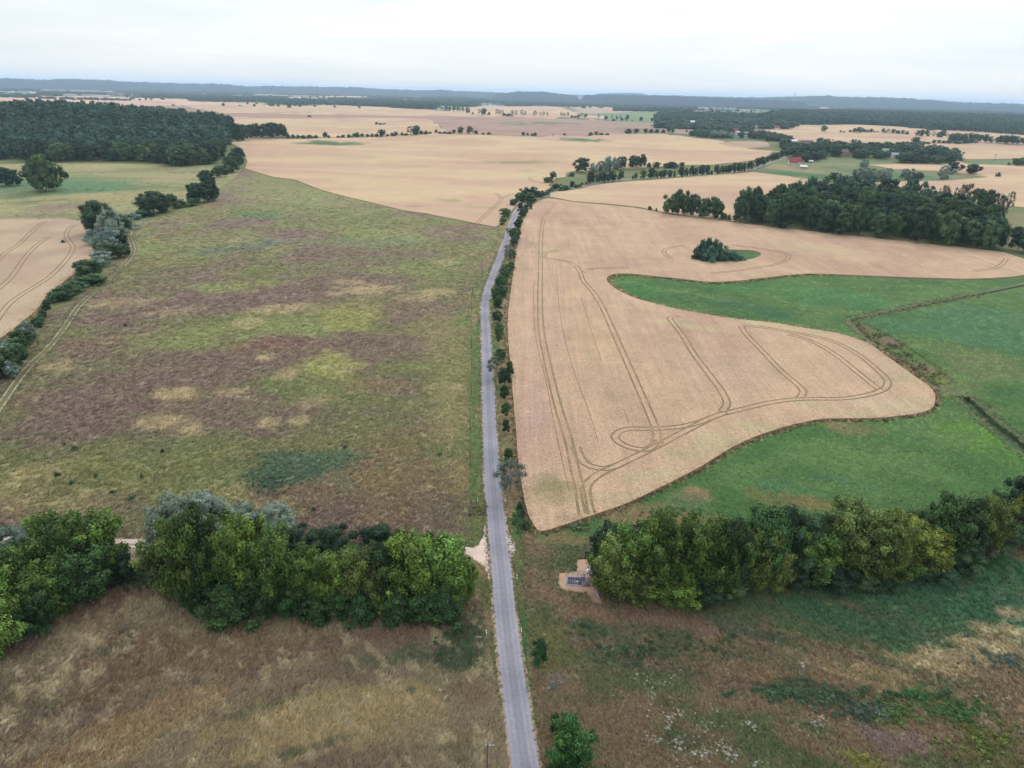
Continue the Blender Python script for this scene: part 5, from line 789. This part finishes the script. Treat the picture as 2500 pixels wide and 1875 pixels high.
for i in range(14):
    a = rr.uniform(0, 6.28); q = rr.uniform(0, .45)**.8; x, y, z = q*math.cos(a), q*math.sin(a), rr.uniform(.75, 1); s_ = rr.uniform(.05, .1); fb.quad((x-s_, y, z), (x, y-s_, z+.01), (x+s_, y, z), (x, y+s_, z+.02))
FM = fb.mesh('flowers', FLOW); WP = []
for a in [(1565,1655,26,12,22),(1600,1672,26,12,26),(1645,1655,20,14,22),(1590,1705,20,14,14),(1635,1757,12,14,18),(1632,1780,12,12,20),(1660,1750,10,10,12),(1725,1770,12,14,14),(1655,1815,20,18,34),(1660,1835,14,14,22),(1580,1805,26,12,18),(1600,1812,16,10,12),(1770,1835,22,20,46),(1785,1850,16,16,34),(1700,1850,30,18,28),(1720,1840,16,12,12),(1825,1770,14,8,14),(1840,1780,10,10,14),(1850,1868,22,10,20),(1600,1735,90,60,40),(1720,1780,100,60,50),(1500,1590,60,10,16),(1550,1598,12,8,10),(1400,1515,20,6,10),(1960,1625,26,10,14),(1965,1628,12,8,12),(2000,1760,24,16,18),(1990,1775,12,10,12),(2090,1668,16,8,8),(1890,1570,16,6,8),(2080,1596,4,3,3),(2350,1555,20,5,6),(2450,1710,16,8,8),(2300,1640,120,40,20),(2050,1750,140,70,40),(2400,1800,90,50,30),(1640,1237,18,8,16),(1600,1245,14,6,10),(1690,1240,14,6,8),(1725,1225,10,5,7),(1070,1680,8,12,6),(1090,1700,10,20,5),(980,1725,30,60,8),(420,1735,12,5,5),(1160,1755,10,5,4),(1700,1860,120,20,20)]:
    px, py, rx, ry, n = a; r = np.random.default_rng(int(px*3+py)); q = r.normal(size=(n, 2))*.5; WP.append(at(px+q[:, 0]*rx, py+q[:, 1]*ry))
G = np.vstack(WP); r = np.random.default_rng(17); G = G[r.random(len(G)) < .6]; gn_scatter('flowers', G, C(214, 218, 206)[None]*r.uniform(.6, 1.1, (len(G), 1)), np.stack([r.uniform(.18, .42, len(G))]*2+[r.uniform(.35, .6, len(G))], 1), [FM], seed=9)
# single leafy clumps dotted over the left meadow
row([(158,1088,1080,9,'gshrub'),(139,1164,1153,16,'dshrub'),(397,1106,1096,11,'dshrub'),(400,1232,1221,18,'gshrub'),(321,1220,1210,14,'gshrub'),(236,1165,1157,13,'gshrub'),(347,1167,1159,12,'gshrub'),(276,1205,1197,16,'shrub'),(182,1097,1089,18,'gshrub'),(176,1182,1173,16,'gshrub'),(842,1095,1088,12,'gshrub'),(1075,1112,1105,14,'gshrub'),(82,1280,1268,22,'gshrub'),(765,1246,1238,14,'gshrub'),(307,783+14,790,10,'gshrub')], 'leafy clumps dotted over the left meadow', E_('from the left dotted in the left meadow', 'a low clump alone in the left meadow'))
row([(1268,1245,1226,20,'gshrub'),(1282,1290,1268,24,'shrub'),(1275,1262,1246,20,'dshrub')], 'shrubs by the corner of the wheat', E_('from the left by the near corner of the wheat', 'by the near corner of the wheat field'))
# ------------------------------------------------------------------ built things
WHT = plain('white_plastic', C(250, 250, 250, 1.25), .5, .4, .04); BLK = plain('black_band', C(30, 30, 32), .6, .3, .1); WOODP = plain('weathered_pole', C(96, 84, 80), .85, .2, .25, 6); CONC = plain('concrete', C(168, 160, 170), .9, .2, .14, 4); CONCD = plain('dark_concrete', C(120, 112, 122), .9, .2, .2, 3); STEEL = plain('galvanised_steel', C(140, 146, 158), .5, .5, .1, 8, .3); DARKW = plain('dark_water', C(60, 58, 84), .12, .5, .1)
REFL = plain('reflector', C(220, 190, 120), .3, .5, .02)
def delineator():
    t = empty('delineator_post', (0, 0, 0)); m = MB(); m.v = []
    m.box((0, 0, .3), (.13, .10, .62)); m.obj('post_body', WHT, t); MB().box((0, 0, .70), (.134, .104, .17)).obj('black_band', BLK, t)
    m = MB(); b = [(-.065, -.05, .785), (.065, -.05, .785), (.065, .05, .785), (-.065, .05, .785), (-.05, -.04, 1.02), (.05, -.04, .98), (.05, .04, .98), (-.05, .04, 1.02)]; m.v += b; m.q += [[4, 5, 6, 7], [0, 1, 5, 4], [1, 2, 6, 5], [2, 3, 7, 6], [3, 0, 4, 7]]; m.obj('post_head', WHT, t)
    MB().box((0, -.055, .70), (.05, .012, .12)).obj('reflector', REFL, t); return t
def copy_tree(o, parent=None):
    c = o.copy(); COL.objects.link(c); c.parent = parent
    for ch in list(o.children): copy_tree(ch, c)
    return c
dl = {'right': [(1273,1545,'level with the dark belt'),(1262,1415,'beside the weir'),(1233,1226,'just above the rubble'),(1215,1022,'beside the young trees'),(1200.8,790,'at the start of the curve'),(1200.5,721,'inside the curve'),(1217.4,670,'above the curve'),(1261,536,'nearest the bend out of sight')],
      'left': [(1187.6,1550,'below the gravel junction'),(1166,1226,'just above the gravel junction'),(1162,1022,'halfway up the straight'),(1162.4,883,'near the top of the straight'),(1161.6,787,'just before the curve'),(1165,718.6,'at the curve'),(1188,667,'above the curve'),(1205.6,626.6,'below the second braced bend'),(1219.8,591,'on the upper straight'),(1232.7,556,'nearest the roadside trees at the top')]}
d0 = None
for side in dl:
    for x, y, wh in dl[side]:
        o = d0 = delineator() if d0 is None else copy_tree(d0); o.location = at(x, y)[0]; o.rotation_euler = (random.uniform(-.04, .04), random.uniform(-.05, .05), random.uniform(-.2, .2))
        tag(o, 'white delineator post on the %s verge %s' % (side, wh), 'road post', 'delineator posts along the road')
def pole(kind):
    t = empty('utility_pole', (0, 0, 0))
    if kind == 'A':
        MB().tube((-.55, 0, -.2), (-.05, 0, 5.4), .12, .09).obj('pole', WOODP, t); MB().tube((1.1, -.6, -.2), (.08, 0, 5.2), .11, .085).obj('brace', WOODP, t)
    else: MB().tube((0, 0, -.3), (0, 0, 5.3), .11, .08).obj('pole', WOODP, t)
    MB().box((.28, 0, 4.95), (1.0, .09, .09)).obj('crossarm', STEEL if kind == 'S' else WOODP, t)
    for x in (-.12, .3, .68): MB().tube((x, 0, 5.0), (x, 0, 5.16), .04, .03, 6).obj('insulator', WHT, t)
    return t
pl = [(1189,1895,1815,'S'),(1164.5,1610,1552,'S'),(1150,1262,1221,'A'),(1147.8,1146,1105,'P'),(1148.3,1050,1012,'P'),(1150.7,966,933,'P'),(1151.8,902,872,'P'),(1151,852,821,'P'),(1151.8,808,779,'P'),(1152,764,732,'P'),(1154,732,704,'A'),(1163.5,699,678,'P'),(1177,671,651,'P'),(1187,651,631,'P'),(1196,631,611,'P'),(1203,614,598,'P'),(1211,600,587,'P'),(1218,577,558,'P')]
PP = {}; wh = ['at the bottom edge beside the road','by the corner of the dark belt','with a slanting brace above the gravel junction']+['along the meadow edge, %s above the junction brace' % ORD[i] for i in range(7)]+['with a slanting brace where the road curves']+['along the upper verge, %s above the braced curve pole' % ORD[i] for i in range(7)]
for (x, yb, yt, k), w_ in zip(pl, wh):
    o = PP[k] = pole(k) if k not in PP else copy_tree(PP[k]); G = at(x, yb)[0]; o.location = G; s = height_to(G, x, yt)/5.3; s = min(max(s, .7), 1.3); o.scale = (s, s, s); tag(o, 'weathered wooden utility pole '+w_, 'utility pole', 'utility poles along the left verge')
# concrete weir beside the right belt
Gw = at(1409, 1420)[0]; wr = empty('concrete_weir', Gw, math.radians(-4)); tag(wr, 'small concrete weir basin with grating and railings beside the right belt', 'weir')
L_, W_ = 3.4, 2.3
for i, (c, s) in enumerate([((-.1, W_/2, -.05), (L_, .22, .4)), ((-.1, -W_/2, -.05), (L_, .22, .4)), ((-.1-L_/2-.02, 0, -.05), (.22, W_-.23, .39)), ((L_/2-.75, 0, -.05), (.2, W_-.23, .41))]): MB().box(c, s).obj('basin_wall', CONC, wr)
MB().box((-.1, 0, .04), (L_-.3, W_-.24, .03)).obj('dark_water', DARKW, wr); MB().box((1.62, 0, .2), (1.25, W_+.1, .1)).obj('concrete_deck', CONCD, wr)
for i in range(9):
    MB().box((-1.45+i*.3, 0, .12), (.05, W_-.25, .05)).obj('grating_bar', STEEL, wr)
for s in (-1, 1):
    r_o = MB().tube((-1.9, s*(W_/2+.2), 1.15), (2.2, s*(W_/2+.2), 1.15), .026).obj('handrail', STEEL, wr)
    MB().tube((-1.9, s*(W_/2+.2), .72), (2.2, s*(W_/2+.2), .72), .02).obj('handrail', STEEL, wr)
    for i in range(5): MB().tube((-1.9+i*1.02, s*(W_/2+.2), 0), (-1.9+i*1.02, s*(W_/2+.2), 1.17), .032).obj('railing_post', STEEL, wr)
for x in (.75, 1.25): MB().box((x, 0, .95), (.1, .12, 1.3)).obj('gate_post', STEEL, wr)
MB().box((1.0, 0, 1.62), (.8, .3, .14)).obj('gate_beam', STEEL, wr); MB().tube((1.0, 0, 1.6), (1.0, 0, 2.0), .05).obj('spindle', STEEL, wr); MB().box((1.0, .55, .62), (.5, .5, .45)).obj('gear_box', CONC, wr)
rwp = at([1437, 1444, 1462], [1382, 1414, 1462])
rw = empty('retaining_wall', rwp[0]); tag(rw, 'low concrete retaining wall running down past the weir to the ditch', 'wall')
for a, b in zip(rwp[:-1], rwp[1:]):
    a = Vector(a-rwp[0]); b = Vector(b-rwp[0]); mdl = (a+b)/2; ln = (b-a).length; MB().box((mdl.x, mdl.y, .1), (ln, .28, .62), math.atan2((b-a).y, (b-a).x)).obj('wall_panel', CONC, rw)
    MB().tube(a+Vector((0, 0, 1.3)), b+Vector((0, 0, 1.3)), .035).obj('handrail', STEEL, rw)
    for k in range(5): p = a.lerp(b, k/4.2); MB().tube(p+Vector((0, 0, .3)), p+Vector((0, 0, 1.32)), .03).obj('railing_post', STEEL, rw)
st = MB(); rg = random.Random(5); 
o = MB().box((0, 0, .35), (.35, .3, .7)).obj('marker_stone', WHT); o.location = at(1435, 1398)[0]; tag(o, 'short white marker stone behind the concrete weir', 'marker stone')
# rubble at the road edge
GR = at(1249, 1338)[0]; V = []; Fc = []; n = 0; r = np.random.default_rng(3)
for i in range(260):
    px, py = (1243+r.normal()*3.5, 1320+r.normal()*9) if i % 3 == 0 else (1250+r.normal()*4, 1342+r.normal()*8)
    g = at(px, py)[0]; s = r.uniform(.05, .2); v = ICO_V*s*r.uniform(.6, 1.2, (12, 3))+g+[0, 0, s*.3]; V.append(v); Fc.append(ICO_F+n); n += 12
tag(link('rubble', npmesh('rubble', np.vstack(V), [np.vstack(Fc)], plain('pale_rubble', C(222, 212, 204), .9, .2, .15))), kind='stuff')
# ---- houses
ROOFR = plain('red_tiles', C(158, 84, 80), .85, .2, .12, 1.5); ROOFB = plain('brown_tiles', C(120, 104, 112), .9, .2, .1, 1); ROOFW = plain('pale_sheet_roof', C(224, 224, 228), .6, .3, .05, 1); ROOFG = plain('grey_sheet_roof', C(160, 170, 172), .7, .3, .06, 1); WALLW = plain('pale_render', C(226, 218, 208), .9, .2, .05, 1); WALLT = plain('tan_render', C(196, 176, 158), .9, .2, .08, 1); BRICK = plain('brick_wall', C(160, 130, 124), .9, .2, .1, 2); GLASS = plain('window_glass', C(60, 66, 76), .15, .6, .05)
def gable(t, c, l, w_, hw, hr, roof, wall, rz=0.0, ov=.5, nwin=4, chimney=True):
    """one wing: walls with gables, a two-pitch roof, windows and a door, at c within t"""
    f = empty('wing', c, rz) if False else None
    def R(x, y, z): a = math.cos(rz); b = math.sin(rz); return (c[0]+x*a-y*b, c[1]+x*b+y*a, c[2]+z)
    m = MB(); x0, y0 = l/2, w_/2
    m.quad(R(-x0, -y0, 0), R(x0, -y0, 0), R(x0, -y0, hw), R(-x0, -y0, hw)).quad(R(x0, y0, 0), R(-x0, y0, 0), R(-x0, y0, hw), R(x0, y0, hw)).quad(R(x0, -y0, 0), R(x0, y0, 0), R(x0, y0, hw), R(x0, -y0, hw)).quad(R(-x0, y0, 0), R(-x0, -y0, 0), R(-x0, -y0, hw), R(-x0, y0, hw))
    m.tri(R(x0, -y0, hw), R(x0, y0, hw), R(x0, 0, hw+hr)).tri(R(-x0, y0, hw), R(-x0, -y0, hw), R(-x0, 0, hw+hr)); wl = m.obj('wall', wall, t)
    k = hr/y0; m = MB(); e = ov; th = .18
    for s in (-1, 1):
        a = (-x0-e, s*(y0+e), hw-k*e+.04); b = (x0+e, s*(y0+e), hw-k*e+.04); d = (x0+e, 0, hw+hr+.04); g = (-x0-e, 0, hw+hr+.04)
        P = [R(*a), R(*b), R(*d), R(*g)]; P = P if s < 0 else [P[1], P[0], P[3], P[2]]; m.quad(*P); Q = [(p[0], p[1], p[2]-th) for p in P]; m.quad(*Q[::-1]); m.quad(P[0], Q[0], Q[1], P[1]); m.quad(P[1], Q[1], Q[2], P[2]); m.quad(P[3], Q[3], Q[0], P[0])
    ro = m.obj('roof', roof, t)
    if chimney: q = R(x0*.4, .3, hw+hr-.2); MB().box(q, (.7, .7, 1.8), rz).obj('chimney', BRICK, ro)
    for s in (-1, 1):
        for i in range(nwin):
            x = -x0+l*(i+.5)/nwin; fr_ = MB().box(R(x, s*(y0+.03), hw*.55), (1.4, .12, 1.5), rz).obj('window', WHT, t); MB().box(R(x, s*(y0+.07), hw*.55), (1.15, .12, 1.25), rz).obj('pane', GLASS, fr_)
    MB().box(R(x0+.04, 0, 1.05), (.14, 1.2, 2.1), rz).obj('door', WOODP, t)
def house(px, py, wpx, name, label, cat, roof, wall, ratio=.5, hw=3.2, hr=3.0, rz=0.0, nwin=4, wings=1, ch=True, group=None, zoff=0):
    G = at(px, py)[0]; l = wpx*depth(G)/FPX; t = empty(name, (G[0], G[1], G[2]-.3), rz); gable(t, (0, 0, 0), l, l*ratio, hw, hr, roof, wall, 0, nwin=nwin, chimney=ch)
    tag(t, label, cat, group); return t, l
t, l = house(1934, 401, 20, 'farmhouse', 'red-roofed farmhouse with two wings at the village entrance', 'house', ROOFR, WALLW, .62, 3.6, 4.6, .05, 3)
gable(t, (l*.72, l*.42, 0), l*.95, l*.52, 4.2, 4.4, ROOFR, WALLW, .12, nwin=3)
house(1961, 411, 15, 'shed', 'white-roofed shed in front of the red-roofed farmhouse', 'shed', ROOFW, WALLT, .7, 2.6, 1.6, -.3, 2, ch=False)
house(1978, 397, 11, 'garden_shed', 'small white-roofed shed right of the red farmhouse', 'shed', ROOFW, CONCD, .6, 2.4, 1.2, .1, 1, ch=False)
house(1969, 356, 27, 'barn', 'long barn with purplish brown roof and white gable', 'barn', ROOFB, WALLW, .42, 4.4, 5, -.1, 4, ch=False)
house(1936, 349, 17, 'farm_shed', 'flat white-roofed shed left of the long barn', 'barn', ROOFW, WALLT, .6, 4, 1.8, .1, 2, ch=False)
house(1924, 360, 12, 'village_house', 'grey-roofed house half hidden left of the village lane', 'house', ROOFG, WALLT, .6, 3.4, 3.4, .5, 2)
house(1956, 380, 9, 'village_house', 'small grey-roofed house above the farmhouse', 'house', ROOFG, WALLW, .7, 3, 3, 1.2, 2)
house(2058, 381, 20, 'brick_house', 'tall brick house standing among the garden trees', 'house', ROOFB, BRICK, .6, 6.5, 3.4, .1, 4)
house(2186, 386, 22, 'farm_hall', 'pale grey-roofed hall at the right end of the village', 'barn', ROOFG, WALLW, .45, 5.5, 2.4, -.1, 4, ch=False)
house(2158, 375, 18, 'farm_hall', 'narrow grey-roofed hall left of the pale hall', 'barn', ROOFG, WALLT, .4, 5.5, 2.2, -.1, 4, ch=False)
house(1793, 326, 12, 'village_house', 'red-roofed house in the upper hamlet', 'house', ROOFR, WALLW, .7, 6, 5, .3, 3)
house(1821, 331, 15, 'village_house', 'grey-roofed house right of the red-roofed one in the upper hamlet', 'house', ROOFG, WALLW, .6, 4.4, 4, -.1, 3)
house(1801, 329, 8, 'village_house', 'small white house between the two hamlet houses', 'house', ROOFW, WALLW, .8, 5, 3, .2, 2)
house(1690, 304, 10, 'village_house', 'single white house in the trees left of the hamlet', 'house', ROOFW, WALLW, .7, 7, 4, 0, 2)
house(1896, 316, 10, 'village_house', 'white-walled house at the wheat edge above the village', 'house', ROOFR, WALLW, .7, 5, 4, 0, 2)
house(1848, 304, 9, 'village_house', 'grey-roofed house in the woods above the hamlet', 'house', ROOFG, WALLW, .7, 6, 4, .2, 2)
for i, (x, y, w_, nm, lab, rf, wl, hw) in enumerate([(29,225.5,20,'farm_hall','white hall near the left edge of the far plain',ROOFW,WALLT,7),(81,227.5,27,'farm_hall','white-roofed hall, second from the left edge of the far plain',ROOFW,WALLT,8),(64,231,7,'village_house','tiny white house below the second far hall',ROOFW,WALLW,6),(167,232.5,36,'farm_hall','long grey-white hall on the far plain',ROOFG,WALLW,9),(202,231,5,'chapel','narrow tan gabled building between the far halls',ROOFB,WALLT,14),(214,233,24,'farm_hall','low pale hall between two long far halls',ROOFW,WALLT,6),(248,234.5,44,'farm_hall','longest low white hall on the far plain',ROOFW,WALLT,7),(253,230.5,6,'village_house','white house just above the longest far hall',ROOFW,WALLW,9),(286,233,42,'grain_store','tall tan grain store on the far plain',ROOFB,WALLT,18),(314,233.5,16,'farm_hall','bright white block at the right end of the grain store',ROOFW,WALLW,14),(75,226,5,'village_house','pale house beside the second far hall',ROOFW,WALLW,8),
    (408,238.5,8,'farm_hall','white shed among the far trees left of the centre',ROOFW,WALLW,7),(495,247.5,7,'farm_hall','small white shed left of the far hamlet',ROOFW,WALLW,6),(519,246.5,10,'farm_hall','wider white shed in the far hamlet',ROOFW,WALLW,7),(535,245,16,'village_house','broad tan house with white upper wall in the far hamlet',ROOFW,WALLT,10),(510,239,8,'farm_hall','pale roof behind the far hamlet',ROOFW,WALLW,7),(576,243,7,'village_house','white gabled house right of the far hamlet',ROOFB,WALLW,8),(585,243,7,'village_house','second white gabled house right of the far hamlet',ROOFR,WALLW,8),(596,243,7,'village_house','tan house at the right end of the far hamlet',ROOFB,WALLT,8),
    (1952,267,7,'village_house','white house left of the pair beyond the lake woods',ROOFW,WALLW,9),(1977,267.5,7,'village_house','white house right of the pair beyond the lake woods',ROOFW,WALLW,9),(1870,263,6,'village_house','pale house beyond the right end of the lake',ROOFW,WALLW,9),(1965,251.5,5,'village_house','white speck of a house on the far hill foot',ROOFW,WALLW,10),(1983,252,6,'village_house','second white speck of a house on the far hill foot',ROOFW,WALLW,10),(2130,255.5,14,'farm_hall','pale row building below the long far ridge',ROOFW,WALLW,9),(2160,256.5,12,'farm_hall','second pale row building below the long far ridge',ROOFW,WALLW,9),(2240,258,18,'farm_hall','long white building right of the others below the ridge',ROOFW,WALLW,9),(1060,255,12,'farm_hall','white building at the right end of the central far wood',ROOFW,WALLW,7)]):
    house(x, y, w_, nm, lab, 'house' if 'house' in nm or nm == 'chapel' else 'farm building', rf, wl, .3 if w_ > 12 else .6, hw*.62, hw*.3, 0, 3, ch=False)
# mast and pylon
def lattice(px, yb, yt, base, name, label, arms):
    G = at(px, yb)[0]
    if not arms: v = rays([px], [yb])[0]; v = v/math.hypot(v[0], v[1])*9500; G = np.array([v[0], v[1], 0.0])
    h = height_to(G, px, yt); t = empty(name, G); tag(t, label, 'mast' if not arms else 'pylon'); b = base
    for i in range(4):
        a = math.pi/4+i*math.pi/2; MB().tube((b*math.cos(a), b*math.sin(a), 0), (b*.12*math.cos(a), b*.12*math.sin(a), h), h*.008, h*.005, 4).obj('leg', STEEL, t)
    for k in range(6):
        z = h*k/6; z2 = h*(k+1)/6; m = MB()
        for i in range(4):
            a = math.pi/4+i*math.pi/2; a2 = a+math.pi/2; r0 = b*(1-.88*k/6); r1 = b*(1-.88*(k+1)/6); m.tube((r0*math.cos(a), r0*math.sin(a), z), (r1*math.cos(a2), r1*math.sin(a2), z2), h*.004, None, 4, False)
        m.obj('bracing', STEEL, t)
    if arms: MB().box((0, 0, h*.86), (h*.42, .3, .3)).obj('crossarm', STEEL, t); MB().box((0, 0, h*.72), (h*.3, .3, .3)).obj('crossarm', STEEL, t)
lattice(1939, 241, 222, 9, 'radio_mast', 'tall thin radio mast on the far ridge', False); lattice(2428, 391, 375, 1.6, 'power_pylon', 'slim lattice power pylon in the wheat at the right', True)
# ---- wooded ridges on the horizon
HILLM = ground_mat('wooded_hill', fine=.02, mid=.006, amp_f=.22, amp_m=.2, bump=.0)
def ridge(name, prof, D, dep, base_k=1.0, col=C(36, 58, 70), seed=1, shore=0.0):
    xs = np.array([p[0] for p in prof], float); ys = np.array([p[1] for p in prof], float); X = np.arange(xs[0], xs[-1], 2.2); Yt = np.interp(X, xs, ys)
    v = rays(X, Yt); vh = np.hypot(v[:, 0], v[:, 1]); top = CAMZ+D*v[:, 2]/vh; az = np.arctan2(v[:, 0], v[:, 1]); r = np.random.default_rng(seed)
    top = np.maximum(top+(fbm(X/6., X*0, seed, 4)-.5)*.0011*D*1.6+r.normal(size=len(X))*D*.00012, 3.0); e = np.minimum(1, np.minimum(np.arange(len(X)), np.arange(len(X))[::-1])/8.); top = top*e
    K = 14; u = np.linspace(-1, 1, K); V = []
    for k in range(K):
        sh = (1-abs(u[k])**1.6)**.8 if abs(u[k]) < 1 else 0; rr = D+u[k]*dep; z = top*sh+(fbm(X/9.+k*3.1, X*0+k, seed+k, 3)-.5)*14*(sh > 0)*(sh < .97)*e; V.append(np.stack([rr*np.sin(az), rr*np.cos(az), np.maximum(z, -2)], 1))
    n = len(X); V = np.vstack(V); i = np.arange(n-1); F = []
    for k in range(K-1): F.append(np.stack([k*n+i, k*n+i+1, (k+1)*n+i+1, (k+1)*n+i], 1))
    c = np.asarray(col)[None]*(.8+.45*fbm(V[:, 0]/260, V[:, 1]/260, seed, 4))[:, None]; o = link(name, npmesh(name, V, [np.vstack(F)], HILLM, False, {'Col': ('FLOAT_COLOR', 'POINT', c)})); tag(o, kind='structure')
ridge('hills', [(-300,186),(-60,189),(0,190),(27,191.5),(60,192),(80,194),(115,194.5),(135,192.5),(180,192.5),(230,194),(265,195),(285,198),(330,199.5),(400,202),(480,204.5),(520,203.5),(550,205.5),(600,210),(680,209.5),(800,212),(866,213),(940,217),(1030,220),(1080,219),(1110,222),(1200,224.5),(1260,228),(1330,231)], 11500, 2200, seed=2)
ridge('hills', [(1195,229),(1232,226.5),(1265,223.3),(1330,223),(1355,227),(1400,232),(1425,234)], 8200, 900, seed=3); ridge('hills', [(1410,236),(1430,231.5),(1480,230.5),(1600,233),(1700,237),(1860,243),(1980,249)], 7400, 900, seed=4)
ridge('hills', [(1440,231),(1500,226.5),(1560,227),(1580,231),(1650,234)], 14000, 1200, seed=5); ridge('hills', [(1560,234),(1624,232.5),(1700,234.5),(1800,237),(1870,237.5),(1900,236),(2000,233.8),(2022,233),(2040,235.3),(2090,236.8),(2140,237),(2226,239.7),(2250,242.6),(2282,244),(2339,248.5),(2384,250.3),(2500,253.5),(2800,262)], 10800, 2000, seed=6)
ridge('hills', [(1000,222),(1120,224),(1240,227),(1400,230.5),(1600,236),(1900,242)], 16000, 1600, seed=7)
# ---- haze
hz = MB().box((0, 9000, 92), (70000, 70000, 190)).mesh('haze', None)
hm = bpy.data.materials.new('haze'); hm.use_nodes = True; t = hm.node_tree; t.nodes.clear(); o_ = N('ShaderNodeOutputMaterial', t); pv = N('ShaderNodeVolumePrincipled', t)
pv.inputs['Color'].default_value = (.56, .76, 1.0, 1); pv.inputs['Density'].default_value = 5.4e-5; pv.inputs['Anisotropy'].default_value = .2
t.links.new(pv.outputs[0], o_.inputs['Volume']); hz.materials.append(hm); h = link('haze', hz); tag(h, kind='stuff')
